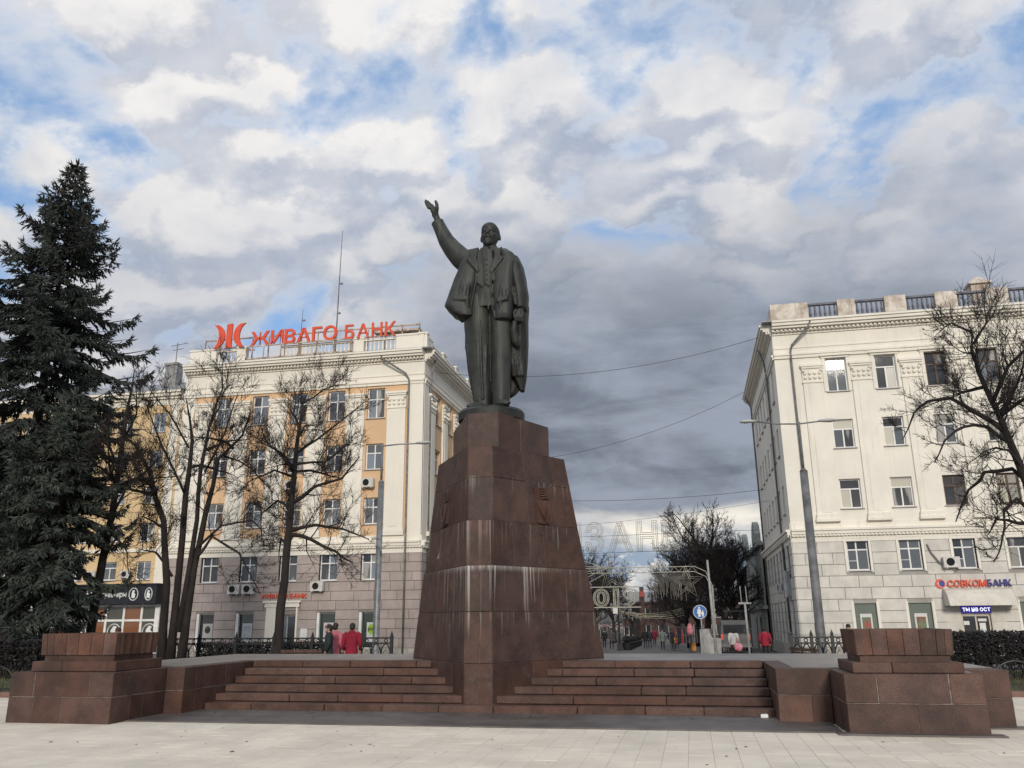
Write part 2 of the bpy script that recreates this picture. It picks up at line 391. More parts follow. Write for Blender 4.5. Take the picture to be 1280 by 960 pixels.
# right pier, its return, the cheek wall and the flank block beyond
course_x(2.06, 3.90, 13.3, 13.8, [[2.99], [2.5, 3.45]], {(1, 2): GRO})
course_y(2.06, 2.5, 13.8, 14.62, [[14.2], []])
course_x(1.24, 2.06, 14.6, 15.0, [[1.76], []], {(0, 0): GRO})
course_y(1.24, 1.57, 15.0, 17.25, [[15.7, 16.4], [16.0]])
course_x(3.90, 4.55, 14.3, 14.8, [[], []]); course_y(4.1, 4.55, 14.8, 20.4, [[16, 18], [17, 19]])
fill = MB(); fill.box(-11.0, -9.9, 13.5, 14.9, -.03, ZT-.003); fill.box(2.5, 3.9, 13.8, 14.9, -.03, ZT-.003)
tag(fill.build('pier_top', SLAB, plat))

def planter(x0, x1, y0, y1, zl, label):
    t = thing('granite_planter', label, 'planter', ((x0+x1)/2, (y0+y1)/2, ZT), 0, 'flared granite planters on the piers')
    cx_, cy_ = (x0+x1)/2, (y0+y1)/2
    def B(a, b, c, d, e, f): return (a-cx_, b-cx_, c-cy_, d-cy_, e-ZT, f-ZT)
    xs = [x0, x0+(x1-x0)*.36, x1]
    for i in (0, 1):
        b = MB(); b.box(*B(xs[i]+.004, xs[i+1]-.004, y0, y1, ZT+.001, zl)); b.build('ledge', GRT, t, bevel=.008)
    b = MB(); b.box(*B(x0+.14, x1-.14, y0+.12, y1-.12, zl, zl+.10)); b.build('neck', GR, t)
    za, zb = zl+.10, zl+.455
    n = 6; a0, a1, b0, b1 = x0+.10, x1-.10, y0+.07, y1-.07; fl = .018
    ctop = MB(); ctop.box(*B(a0+.07, a1-.07, b0+.07, b1-.07, za+.01, zb-.06)); ctop.build('soil', mat('soil', (.05, .042, .03), .95, .3, 8, bump=.6), t)
    def panel(pb0, pb1, pt0, pt1, nx, ny):
        # one scalloped panel leaning outwards: bottom edge, top edge, outward normal
        bm_ = MB(); k = 5; front = []; rear = []
        for u in range(k+1):
            f = u/k; dep = .016*sin(pi*f)
            pb = Vector(pb0).lerp(Vector(pb1), f); pt = Vector(pt0).lerp(Vector(pt1), f)
            no = Vector((nx, ny, 0))
            front.append((pb-no*dep, pt-no*dep)); rear.append((pb-no*.10, pt-no*.10))
        for u in range(k):
            A, Bq, Cq, D = front[u], front[u+1], rear[u+1], rear[u]
            bm_.hexa([A[0], Bq[0], Cq[0], D[0]], [A[1], Bq[1], Cq[1], D[1]])
        bm_.build('flared_panel', GRO if random.random() < .88 else GR, t)
    def L(x, y, z): return (x-cx_, y-cy_, z-ZT)
    for i in range(n):
        f0, f1 = i/n+.003, (i+1)/n-.003
        for yb, yt, sgn in ((b0, b0-fl, -1), (b1, b1+fl, 1)):
            lo = lambda f: a0+(a1-a0)*f
            hi = lambda f: a0-fl+(a1-a0+2*fl)*f
            panel(L(lo(f0), yb, za), L(lo(f1), yb, za), L(hi(f0), yt, zb), L(hi(f1), yt, zb), 0, sgn)
        for xb, xt, sgn in ((a0, a0-fl, -1), (a1, a1+fl, 1)):
            lo = lambda f: b0+(b1-b0)*f
            hi = lambda f: b0-fl+(b1-b0+2*fl)*f
            panel(L(xb, lo(f0), za), L(xb, lo(f1), za), L(xt, hi(f0), zb), L(xt, hi(f1), zb), sgn, 0)
    return t
planter(-11.20, -9.56, 13.15, 14.45, .975, 'flared red granite planter on the pier in front of the tall spruce')
planter(2.22, 3.72, 13.45, 14.75, .955, 'flared red granite planter on the pier below the white bank awning')

# ------------------------------------------------------------------ pedestal
ped = thing('pedestal', 'tall tapering wedge of red granite blocks streaked with lime, carrying the bronze statue', 'pedestal', (0, 0, 0))
def plan(z, tier):
    if tier == 2:
        c = .245; step = .045 if z < 2.58 else 0
        yf = 15.66-(.11 if z < 3.43 else .11*max(0, 1-(z-3.43)/.3)*0)-step*.6
        wq = 2.03-.156*(z-.82)+step*.5; ysd = 18.0-.123*(z-.82)
        c += (.02 if z < 1.74 else 0)
    else:
        c = .32; yf = 15.86; wq = 1.07; ysd = 17.5
    yb = ysd+.42
    return [(XC-c, yf), (XC+c, yf), (XC+wq, ysd), (XC+wq-.10, yb), (XC-wq+.10, yb), (XC-wq, ysd)]
def shrink(poly, d):
    cxm = sum(p[0] for p in poly)/6; cym = sum(p[1] for p in poly)/6; o = []
    n = len(poly)
    for i in range(n):
        p0, p1, p2 = Vector(poly[i-1]), Vector(poly[i]), Vector(poly[(i+1) % n])
        e1 = (p1-p0).normalized(); e2 = (p2-p1).normalized()
        n1 = Vector((-e1.y, e1.x)); n2 = Vector((-e2.y, e2.x)); bis = (n1+n2)
        bis /= max(.35, bis.dot(n1)); o.append(p1+bis*d)
    return [tuple(q) for q in o]
def z3(poly, z): return [(p[0], p[1], z) for p in poly]
courses = [(2, .02, .83), (2, .83, 1.74), (2, 1.74, 2.58), (2, 2.58, 3.43), (2, 3.43, 4.27), (2, 4.27, 4.88), (1, 4.88, 5.60)]
random.seed(33)
# where the joints stand on each face, as fractions: chamfer, right face, three hidden faces, left face
JT = {0: ([.45], [.33, .62], [.45, .8]), 1: ([.55], [.32, .6, .86], [.25, .72]), 2: ([], [.30, .62], [.4, .7]), 3: ([], [.22, .55], [.35]),
      4: ([], [.40, .72], [.3, .62]), 5: ([], [.40, .78], [.3, .68]), 6: ([.5], [.42], [.55])}
inner = MB()
for ci, (tier, z0, z1) in enumerate(courses):
    e = 1e-4; b0, b1 = plan(z0+e, tier), plan(z1-e, tier)
    inner.hexa(z3(shrink(b0, .013), z0), z3(shrink(b1, .013), z1-.004))
    i0, i1 = shrink(b0, .22), shrink(b1, .22)
    for fi in range(6):
        A0, B0, A1, B1 = [Vector(q) for q in (b0[fi], b0[(fi+1) % 6], b1[fi], b1[(fi+1) % 6])]
        a0, c0, a1, c1 = [Vector(q) for q in (i0[fi], i0[(fi+1) % 6], i1[fi], i1[(fi+1) % 6])]
        cuts = JT[ci][{0: 0, 1: 1, 5: 2}.get(fi, 0)] if fi in (0, 1, 5) else [.5]
        ts = [0]+list(cuts)+[1]
        for t0, t1 in zip(ts[:-1], ts[1:]):
            ln = (B0-A0).length; j = .004/ln; t0_, t1_ = t0+j, t1-j
            push = random.uniform(-.004, .006); nrm = Vector(((B0-A0).y, -(B0-A0).x)).normalized()*push
            m = MB()
            lo = [A0.lerp(B0, t0_)+nrm, A0.lerp(B0, t1_)+nrm, a0.lerp(c0, t1_), a0.lerp(c0, t0_)]
            hi = [A1.lerp(B1, t0_)+nrm, A1.lerp(B1, t1_)+nrm, a1.lerp(c1, t1_), a1.lerp(c1, t0_)]
            m.hexa(z3(lo, z0+.004), z3(hi, z1-.003))
            m.build('granite_block', GRP, ped, bevel=.006)
inner.build('core', MORTAR, ped)
m = MB(); m.hexa(z3(shrink(plan(4.87, 2), .005), 4.876), z3(shrink(plan(4.87, 2), .005), 4.886)); m.build('shoulder_slab', GR, ped)
m = MB(); m.hexa(z3(shrink(plan(5.6, 1), .004), 5.597), z3(shrink(plan(5.6, 1), .004), 5.606)); m.build('top_slab', GR, ped)
# reliefs: a folded banner with rays on either flank, between the joints at 3.43 and 4.27
def relief(fi, fx):
    b0, b1 = plan(3.43, 2), plan(4.27, 2)
    A0, B0, A1, B1 = [Vector(q) for q in (b0[fi], b0[(fi+1) % 6], b1[fi], b1[(fi+1) % 6])]
    nr = Vector(((B0-A0).y, -(B0-A0).x)).normalized(); ux = (B0-A0).normalized()
    def T(x, y, z):
        f = (z-3.43)/.84; base = A0.lerp(B0, fx).lerp(A1.lerp(B1, fx), f)
        q = base+ux*x+nr*y; return (q.x, q.y, z)
    m = MB()
    m.prism([(-.20, 3.47), (.02, 3.44), (.22, 3.50), (.24, 3.86), (.16, 3.94), (.02, 3.92), (-.05, 3.94), (-.17, 3.86)], -.02, .040, T)
    for sx0, sx1, k in ((-.16, .06, .02), (.19, .03, .03)):
        pts = [T(sx0, .045, 3.9), T(sx0*.75+sx1*.25, .06, 3.72), T(sx0*.35+sx1*.65, .065, 3.58), T(sx1, .05, 3.47)]; m.tube(pts, k*1.1, 5)
    for k in range(5):
        z = 3.96+k*.052; m.tube([T(-.02, .012, z), T(.10, .03, z+.03-k*.004), T(.20-.012*k, .02, z+.01-.012*k)], .021, 5)
    for k in range(3): m.tube([T(-.18+.05*k, .01, 3.96), T(-.19+.04*k, .02, 4.18)], .012, 4)
    m.build('relief', GR, ped)
relief(1, .58); relief(5, .42)

# ------------------------------------------------------------------ statue
BZ = mat('bronze', (.033, .036, .031), .56, .45, 2.2, col2=(.020, .021, .020), bump=.25, bscale=14, metal=.2, streak=.8, streak_col=(.085, .100, .078), spec=.45, dust_light=(.085, .092, .076))  # the last tone paints highlights into the colour of the upward faces
BZD = mat('bronze_dark', (.027, .028, .026), .56, .3, 2.4, bump=.2, bscale=14, metal=.2, streak=.6, streak_col=(.060, .070, .056), spec=.45, dust_light=(.065, .07, .06))
SX, SY, SZ = -3.93, 16.75, 5.82
statue = thing('bronze_statue', 'dark bronze statue of a bald bearded man with one arm raised, coat over his shoulder', 'statue', (SX, SY, SZ))
def ering(x0, x1, yc, ry, z, n=36, folds=0, amp=0, ph=0, p=2.4):
    cx_, rx = (x0+x1)/2, (x1-x0)/2; o = []
    for j in range(n):
        a = 2*pi*j/n; ca, sa = cos(a), sin(a)
        x = math.copysign(abs(ca)**(2/p), ca); y = math.copysign(abs(sa)**(2/p), sa)
        k = 1+amp*sin(folds*a+ph+z*1.3)
        o.append((cx_+rx*x*k, yc+ry*y*k, z))
    return o
def interp(keys, n):                          # keys: tuples starting with z; smooth in-between rows
    out = []; keys = sorted(keys); z0, z1 = keys[0][0], keys[-1][0]
    for i in range(n+1):
        z = z0+(z1-z0)*i/n
        for a, b in zip(keys[:-1], keys[1:]):
            if a[0] <= z <= b[0]+1e-9:
                f = (z-a[0])/(b[0]-a[0]); f = f*f*(3-2*f)*.5+f*.5
                out.append([z]+[a[q]+(b[q]-a[q])*f for q in range(1, len(a))]); break
    return out
def column(m, keys, n=24, folds=0, amp=0, ph=0, p=2.4):
    m.loft([ering(r[1], r[2], r[3], r[4], r[0], 36, folds, amp*(r[5] if len(r) > 5 else 1), ph, p) for r in interp(keys, n)])
def solid(m, name, material, voxel=.018, smooth=4, decimate=None):
    o = m.build(name+'_raw', material, None)
    r_ = o.modifiers.new('r', 'REMESH'); r_.mode = 'VOXEL'; r_.voxel_size = voxel; r_.use_smooth_shade = True
    s_ = o.modifiers.new('s', 'SMOOTH'); s_.factor = .5; s_.iterations = smooth
    return bake(o, name, statue)
b = MB()
# trousers
column(b, [(.05, -.34, .03, -.02, .21), (.16, -.33, .05, 0, .20), (.57, -.37, .05, .01, .20), (1.35, -.49, .045, .0, .25), (2.0, -.55, .06, .0, .31), (2.6, -.5, .08, .0, .34)], 40, 5, .035, .5)
column(b, [(.03, .09, .43, -.08, .21), (.14, .09, .44, -.06, .20), (.57, .07, .46, -.04, .20), (1.35, .05, .50, -.02, .25), (2.0, .03, .53, .0, .31), (2.6, -.05, .5, .0, .34)], 40, 5, .035, 2.1)
for xl, top, ln in ((-.13, 2.0, 1.75), (.27, 1.95, 1.75)):             # pressed creases
    b.tube([(xl-.02, -.30, top), (xl, -.25, top-ln*.5), (xl+.03, -.21, top-ln)], [.018, .022, .02], 6)
b.tube([(.045, -.31, 2.55), (.05, -.33, 2.2)], .025, 6)
for xa, za, xb, zb, yy in ((-.42, 2.05, -.24, .4, -.20), (-.04, 2.05, -.07, .3, -.20), (.42, 2.05, .36, .3, -.19), (-.30, .50, -.10, .22, -.17), (-.32, .36, -.12, .14, -.18), (.12, .52, .38, .30, -.20), (.12, .34, .36, .16, -.24), (-.45, 2.0, -.42, .9, -.18)):
    b.tube([(xa, yy+.07, za), ((xa+xb)/2+.02, yy, (za+zb)/2), (xb, yy+.07, zb)], [.01, .034, .01], 7)
# trunk with waistcoat
column(b, [(2.3, -.5, .5, .0, .34), (2.75, -.46, .46, -.02, .355), (3.2, -.5, .5, .0, .36), (3.5, -.52, .52, .02, .30), (3.68, -.30, .30, .03, .2)], 20)
b.prism([(-.24, 2.86), (-.07, 2.72), (0.0, 2.80), (.07, 2.72), (.22, 2.86), (.14, 3.6), (-.18, 3.6)], -.395, -.2)
b.tube([(0, -.40, 2.78), (-.01, -.405, 3.1), (-.015, -.40, 3.4)], .018, 6)
for k in range(5): b.ball((.03, -.41, 2.88+k*.12), (.016, .016, .016), 8, 5)
# neck, collar and tie
b.tube([(0, .03, 3.5), (.01, -.0, 3.85)], [.19, .165], 14)
for s in (-1, 1): b.hexa([(s*.02, -.27, 3.66), (s*.16, -.16, 3.77), (s*.20, -.14, 3.72), (s*.15, -.30, 3.57)], [(s*.02, -.15, 3.66), (s*.14, -.02, 3.77), (s*.18, .0, 3.72), (s*.15, -.15, 3.57)])
b.tube([(.17*cos(a), -.01+.17*sin(a), 3.75) for a in [2*pi*q/16 for q in range(17)]], .03, 6)
b.prism([(-.05, 3.66), (.05, 3.66), (.07, 3.58), (.085, 3.3), (0, 3.2), (-.085, 3.3), (-.07, 3.58)], -.40, -.28)
b.ball((0, -.33, 3.65), (.06, .07, .05), 10, 6)
# head
hc = Vector((.02, -.02, 4.10))
b.ball((.02, .03, 4.16), (.213, .258, .25), 24, 18)
b.ball((.02, -.06, 4.02), (.188, .20, .23), 20, 14)
b.ball((.02, -.10, 3.92), (.145, .15, .13), 18, 12)
b.ball((.02, -.075, 4.22), (.188, .172, .17), 20, 14)                   # forehead
for s in (-1, 1):
    b.ball((.02+s*.10, -.185, 4.03), (.065, .06, .055), 10, 8)         # cheek bones
    b.tube([(.02+s*.028, -.245, 4.125), (.02+s*.085, -.240, 4.15), (.02+s*.15, -.185, 4.125)], [.022, .028, .018], 8)   # brows
    b.ball((.02+s*.082, -.222, 4.085), (.036, .026, .019), 10, 6)      # eyes
    b.ball((.02+s*.212, .03, 4.05), (.028, .05, .078), 10, 8)          # ears
    b.tube([(.02+s*.005, -.285, 3.985), (.02+s*.06, -.262, 3.975), (.02+s*.115, -.21, 3.94)], [.026, .024, .012], 7)   # moustache
b.tube([(.02, -.235, 4.15), (.02, -.285, 4.07), (.02, -.312, 4.025)], [.026, .034, .042], 8)
for s in (-1, 1): b.ball((.02+s*.032, -.275, 4.02), (.024, .028, .022), 8, 6)
b.ball((.02, -.25, 3.93), (.05, .03, .016), 8, 6)                      # lower lip
b.ball((.02, -.235, 3.865), (.085, .075, .085), 12, 8); b.tube([(.02, -.25, 3.87), (.02, -.28, 3.80), (.02, -.275, 3.765)], [.06, .045, .02], 8)
# raised hand: palm edge-on, four fingers unequal, thumb apart
b.tube([(-1.19, -.06, 4.50), (-1.225, -.07, 4.66), (-1.27, -.07, 4.76)], [.085, .072, .085], 10)
b.loft([[(x+.045*cos(a)*q, -.07+.115*sin(a)*q2, z+.02*cos(a)) for a in [2*pi*j/14 for j in range(14)]] for x, z, q, q2 in ((-1.23, 4.68, 1.1, .65), (-1.27, 4.76, 1.35, .95), (-1.315, 4.85, 1.3, 1.05), (-1.355, 4.93, .95, 1.0))])
for k, (yy, ln, cu) in enumerate(((-.165, .25, .02), (-.10, .30, .0), (-.035, .29, -.01), (.03, .22, -.03))):
    dx_, dz_ = -.50, .865; x0, z0 = -1.335+.030*(k-1.5), 4.89+.017*(k-1.5)
    pts = [(x0, yy, z0), (x0+dx_*ln*.4, yy+.002, z0+dz_*ln*.4), (x0+dx_*ln*.75+cu*.3, yy+.004, z0+dz_*ln*.75), (x0+dx_*ln+cu, yy+.004, z0+dz_*ln)]
    b.tube(pts, [.038, .036, .031, .020], 8)
b.tube([(-1.225, -.12, 4.74), (-1.185, -.19, 4.85), (-1.19, -.20, 4.94), (-1.225, -.20, 5.03)], [.052, .048, .042, .03], 8)
# lowered hand closing on the coat
b.ball((.70, -.16, 2.12), (.085, .10, .13), 14, 10); b.tube([(.72, -.10, 2.32), (.71, -.14, 2.15)], [.075, .08], 10)
for k in range(4):
    yy = -.235+k*.018; z0 = 2.11-.0*k
    b.tube([(.615+.055*k, yy, 2.12), (.605+.052*k, yy-.03, 2.03), (.625+.048*k, yy+.01, 1.955), (.65+.04*k, yy+.07, 1.95)], [.033, .033, .03, .025], 8)
b.tube([(.645, -.23, 2.2), (.60, -.27, 2.11), (.605, -.26, 2.03)], [.036, .034, .024], 8)
# shoes
for x0, yy, yw in ((-.17, -.16, -.12), (.29, -.24, .20)):
    b.loft([[(x0+yw*f+rx*cos(a), yy-.02-.42*f+.05, max(.0, zc+rz*sin(a))) for a in [2*pi*j/14 for j in range(14)]] for f, rx, rz, zc in ((-.2, .12, .10, .09), (.2, .14, .11, .09), (.55, .145, .085, .075), (.85, .12, .06, .055), (1.0, .06, .035, .045))])
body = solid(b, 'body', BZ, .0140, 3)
# jacket: two fronts thrown open, back, raised sleeve
j = MB()
column(j, [(2.10, -.60, -.31, -.16, .26), (2.2, -.80, -.295, -.12, .32), (2.38, -.95, -.29, -.10, .35), (2.63, -.89, -.26, -.06, .37), (2.93, -.79, -.20, -.03, .385), (3.29, -.66, -.165, .0, .385), (3.53, -.56, -.20, .01, .31), (3.71, -.45, -.27, .03, .19)], 34, 4, .028, .3, 3)
column(j, [(1.97, .18, .54, -.16, .25), (2.08, .16, .57, -.14, .30), (2.36, .14, .58, -.10, .33), (2.62, .11, .60, -.06, .36), (2.93, .105, .62, -.03, .385), (3.29, .13, .66, .0, .385), (3.55, .16, .6, .01, .31), (3.70, .2, .44, .03, .19)], 34, 4, .022, 1.2, 3)
column(j, [(2.2, -.75, .56, .16, .22), (2.8, -.70, .6, .14, .27), (3.3, -.6, .62, .12, .28), (3.6, -.5, .55, .08, .22), (3.74, -.3, .32, .06, .13)], 20, 6, .02)
j.tube([(-.22, .02, 3.40), (-.50, .01, 3.50), (-.68, -.0, 3.65), (-.86, -.02, 3.87), (-1.0, -.03, 4.08), (-1.10, -.045, 4.30), (-1.185, -.055, 4.49), (-1.215, -.06, 4.56)], [.31, .285, .245, .215, .185, .16, .145, .148], 22)
for f0, (xa, za, xb, zb) in enumerate(((-.52, 3.22, -.66, 3.66), (-.68, 3.40, -.72, 3.78), (-.83, 3.66, -.90, 3.98), (-1.0, 3.98, -1.02, 4.22))):   # sleeve folds
    ym = -.245+.035*f0; j.tube([(xa, -.08, za), ((xa+xb)/2+.05, ym, (za+zb)/2), (xb+.06, -.10, zb)], [.012, .03, .012], 6)
j.hexa([(-.74, -.30, 3.0), (-.965, -.26, 2.40), (-.63, -.34, 2.09), (-.45, -.42, 2.6)], [(-.74, .22, 3.0), (-.965, .20, 2.40), (-.63, .10, 2.09), (-.45, .1, 2.6)])
for xa, za, xb, zb, d_ in ((-.62, 3.2, -.80, 2.35, .37), (-.48, 3.1, -.60, 2.2, .42), (-.36, 2.9, -.42, 2.2, .43), (.50, 3.0, .48, 2.05, .39), (.36, 2.8, .33, 2.05, .44)):
    j.tube([(xa, -d_+.06, za), ((xa+xb)/2, -d_-.0, (za+zb)/2), (xb, -d_+.07, zb)], [.02, .04, .05], 7)
for s, pl in ((-1, [(-.17, 3.70), (-.40, 3.66), (-.36, 3.46), (-.44, 3.42), (-.17, 3.05), (-.135, 3.12), (-.20, 3.42)]), (1, [(.17, 3.68), (.34, 3.62), (.33, 3.42), (.41, 3.36), (.13, 3.00), (.095, 3.08), (.19, 3.40)])):
    for (za, zb, ya, yb) in ((3.0, 3.75, 0, 0),):
        q = [(x, (-.435+.26*max(0, (z-3.28))**1.15*1.0), z) for x, z in pl]
        j.hexa([(x, y, z) for x, y, z in q], [(x, y+.12, z) for x, y, z in q])
j.tube([(.135, -.44, 3.0), (.13, -.45, 2.6), (.16, -.43, 2.2), (.20, -.38, 1.99)], [.02, .022, .022, .02], 6)
j.tube([(-.18, -.42, 3.0), (-.25, -.43, 2.6), (-.31, -.42, 2.3), (-.32, -.36, 2.12)], [.02, .022, .022, .02], 6)
j.prism([(.26, 2.42), (.50, 2.46), (.50, 2.35), (.26, 2.31)], -.475, -.35); j.prism([(-.70, 2.55), (-.44, 2.52), (-.44, 2.42), (-.70, 2.45)], -.475, -.35)
for z in (2.85, 2.55): j.ball((.17, -.45, z), (.035, .03, .035), 8, 6)
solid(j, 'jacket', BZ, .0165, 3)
# overcoat hung from the shoulder and falling behind the legs
c = MB()
column(c, [(2.25, .60, .85, .0, .26), (2.6, .56, .87, .0, .30), (2.97, .50, .82, .02, .32), (3.28, .40, .765, .03, .33), (3.48, .36, .69, .04, .28), (3.60, .34, .52, .05, .2), (3.69, .30, .40, .06, .12)], 28, 5, .03, .9)
column(c, [(.50, .60, .70, .30, .10), (.84, .46, .75, .30, .20), (1.24, .44, .78, .28, .25), (1.6, .46, .80, .24, .28), (2.06, .5, .81, .18, .30), (2.4, .54, .85, .1, .28)], 34, 7, .055, 2)
column(c, [(.06, -.41, -.15, .34, .07), (.28, -.43, .22, .35, .10), (.50, -.47, .54, .36, .12), (.80, -.53, .68, .37, .15), (1.16, -.58, .72, .36, .15), (1.7, -.62, .76, .33, .16), (2.06, -.60, .79, .3, .18), (2.7, -.55, .8, .25, .16), (3.4, -.3, .6, .2, .12)], 44, 9, .045, 1)
for k, (xa, xb) in enumerate(((.44, .50), (.52, .60), (.60, .68))):
    c.tube([(xa+.02, -.12+.04*k, 1.92), (xa, .0+.03*k, 1.5), (xb, .06+.03*k, 1.05), (xb+.01, .12, .8)], [.05, .06, .065, .05], 8)
c.tube([(.60, -.20, 1.95), (.57, -.18, 1.75), (.60, -.12, 1.5), (.66, -.08, 1.42)], [.06, .085, .09, .05], 8)
c.tube([(.33, -.30, 3.66), (.42, -.335, 3.3), (.52, -.32, 2.9), (.60, -.27, 2.5), (.62, -.24, 2.3)], [.03, .036, .036, .036, .03], 8)
c.loft([[(.715+.135*cos(a), -.03+.16*sin(a), z) for a in [2*pi*q/16 for q in range(16)]] for z in (2.22, 2.36)])
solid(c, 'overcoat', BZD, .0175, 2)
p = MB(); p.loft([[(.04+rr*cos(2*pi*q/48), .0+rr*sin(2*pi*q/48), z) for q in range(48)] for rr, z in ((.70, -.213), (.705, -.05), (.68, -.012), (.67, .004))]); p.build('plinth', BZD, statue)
# ------------------------------------------------------------------ building kit
CREAM = mat('cream_stucco', (.82, .77, .665), .9, .035, .45, fine=.05, bump=.12, streak=.22, streak_col=(.58, .53, .44))
CREAMR = mat('cream_stucco_worn', (.83, .785, .685), .9, .05, .5, fine=.05, bump=.15, streak=.55, streak_col=(.60, .54, .45))
ORANGE = mat('orange_stucco', (.71, .475, .28), .9, .05, .5, fine=.05, bump=.12, streak=.25, streak_col=(.45, .27, .14))
YELLOW = mat('yellow_stucco', (.67, .49, .275), .9, .05, .5, fine=.05, bump=.12, streak=.35, streak_col=(.36, .27, .15))
MAUVE = mat('mauve_plaster', (.41, .345, .31), .88, .10, 1.1, objvar=.10, fine=.08, bump=.12, streak=.18, streak_col=(.24, .20, .18))
MAUVEJ = mat('mauve_joint', (.27, .225, .205), .9, .12, 1.1)
GREYB = mat('pale_plaster', (.67, .635, .565), .88, .10, 1.1, objvar=.10, fine=.08, bump=.14, streak=.30, streak_col=(.38, .35, .30))
GREYJ = mat('pale_joint', (.38, .355, .32), .9, .12, 1.1)
PLINTH = mat('plinth_stone', (.50, .46, .40), .9, .2, 2, fine=.1, streak=.4)
WHITEF = mat('white_window_frame', (.78, .77, .74), .5, .08, 2, bump=0)
BROWNF = mat('brown_window_frame', (.085, .045, .025), .6, .2, 4, bump=.1)
SILL = mat('sill_metal', (.42, .41, .39), .5, .15, 2, bump=.05)
ROOFM = mat('roof_metal', (.27, .28, .29), .5, .2, 1.2, bump=.1, streak=.3)
PIPE = mat('drain_pipe', (.20, .195, .185), .6, .25, 3, bump=.1)
STEELW = mat('rusty_white_steel', (.55, .47, .38), .7, .35, 3, col2=(.27, .17, .11))
DARKI = mat('dark_interior', (.012, .012, .014), .9, .1, 2, bump=0)
STONED = mat('stained_parapet', (.64, .59, .51), .95, .30, 1.6, col2=(.42, .34, .27), bump=.3, streak=.5, streak_col=(.25, .20, .17))
IRON = mat('black_iron', (.018, .018, .02), .5, .2, 6, bump=.1)
ACM = mat('air_conditioner_case', (.62, .60, .56), .5, .12, 3, bump=.05)
def glass(name, col, rough=.04, curt=None, spec=.7):
    m = bpy.data.materials.new(name); m.use_nodes = True; t = NT(m.node_tree); m.node_tree.nodes.clear()
    bs = t.n('ShaderNodeBsdfPrincipled'); o = t.n('ShaderNodeOutputMaterial'); t.nt.links.new(bs.outputs[0], o.inputs[0])
    pos = t.n('ShaderNodeNewGeometry').outputs['Position']; c = col
    if curt:                                                   # a pale curtain hangs behind the pane, in folds
        fo = t.noise(t.vmath('MULTIPLY', pos, (9, 9, .4)), 1.0, 3, .5)
        op = t.ss(t.noise(t.vmath('MULTIPLY', pos, (1.3, 1.3, .3)), 1.1, 2, .5), .40, .50)
        c = t.mix(op, t.mix(fo, tuple(q*.55 for q in curt), curt), col)
    t.put(bs.inputs['Base Color'], c); bs.inputs['Roughness'].default_value = rough; bs.inputs['Specular IOR Level'].default_value = spec
    b = t.n('ShaderNodeBump'); b.inputs['Strength'].default_value = .05; b.inputs['Distance'].default_value = .05
    t.put(b.inputs['Height'], t.noise(pos, .9, 2, .5)); t.nt.links.new(b.outputs[0], bs.inputs['Normal'])
    return m
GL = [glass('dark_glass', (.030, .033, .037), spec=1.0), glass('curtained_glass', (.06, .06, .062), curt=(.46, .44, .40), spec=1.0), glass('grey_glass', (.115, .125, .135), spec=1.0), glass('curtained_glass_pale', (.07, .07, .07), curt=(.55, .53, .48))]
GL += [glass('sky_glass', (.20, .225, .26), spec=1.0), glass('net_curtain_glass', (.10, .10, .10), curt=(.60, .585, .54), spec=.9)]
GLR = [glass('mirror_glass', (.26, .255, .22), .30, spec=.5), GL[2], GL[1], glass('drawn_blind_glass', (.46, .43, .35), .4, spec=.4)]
UNIT = {}
def piece(name, x0, x1, y0, y1, z0, z1, m, parent, rz=0):
    """a block that shares one unit cube with every other piece of its material"""
    if m.name not in UNIT:
        b = MB(); b.box(-.5, .5, -.5, .5, -.5, .5); UNIT[m.name] = b.mesh('block_'+m.name, m)
    o = link(name, UNIT[m.name], parent); o.location = ((x0+x1)/2, (y0+y1)/2, (z0+z1)/2); o.scale = (x1-x0, y1-y0, z1-z0); return o
def Tfront(Y): return lambda u, n, z: (u, Y-n, z)
def Tright(X): return lambda u, n, z: (X+n, u, z)          # faces +X, u runs along Y
def Tleft(X): return lambda u, n, z: (X-n, u, z)           # faces -X
def wall_holes(m, T, u0, u1, z0, z1, holes, dep=.22, n=0, mi=0):
    us = sorted({u0, u1} | {h[i] for h in holes for i in (0, 1)}); zs = sorted({z0, z1} | {h[i] for h in holes for i in (2, 3)})
    us = [u for u in us if u0 <= u <= u1]; zs = [z for z in zs if z0 <= z <= z1]
    for a, b in zip(us[:-1], us[1:]):
        for c, d in zip(zs[:-1], zs[1:]):
            cu, cz_ = (a+b)/2, (c+d)/2
            if any(h[0] < cu < h[1] and h[2] < cz_ < h[3] for h in holes): continue
            m.quad(T(a, n, c), T(b, n, c), T(b, n, d), T(a, n, d), mi=mi)
    for a, b, c, d in holes:
        if a < u0 or b > u1 or c < z0 or d > z1: continue
        for p, q in (((a, c), (a, d)), ((b, d), (b, c)), ((a, d), (b, d)), ((b, c), (a, c))):
            m.quad(T(p[0], n, p[1]), T(q[0], n, q[1]), T(q[0], n-dep, q[1]), T(p[0], n-dep, p[1]), mi=mi)
WCACHE = {}
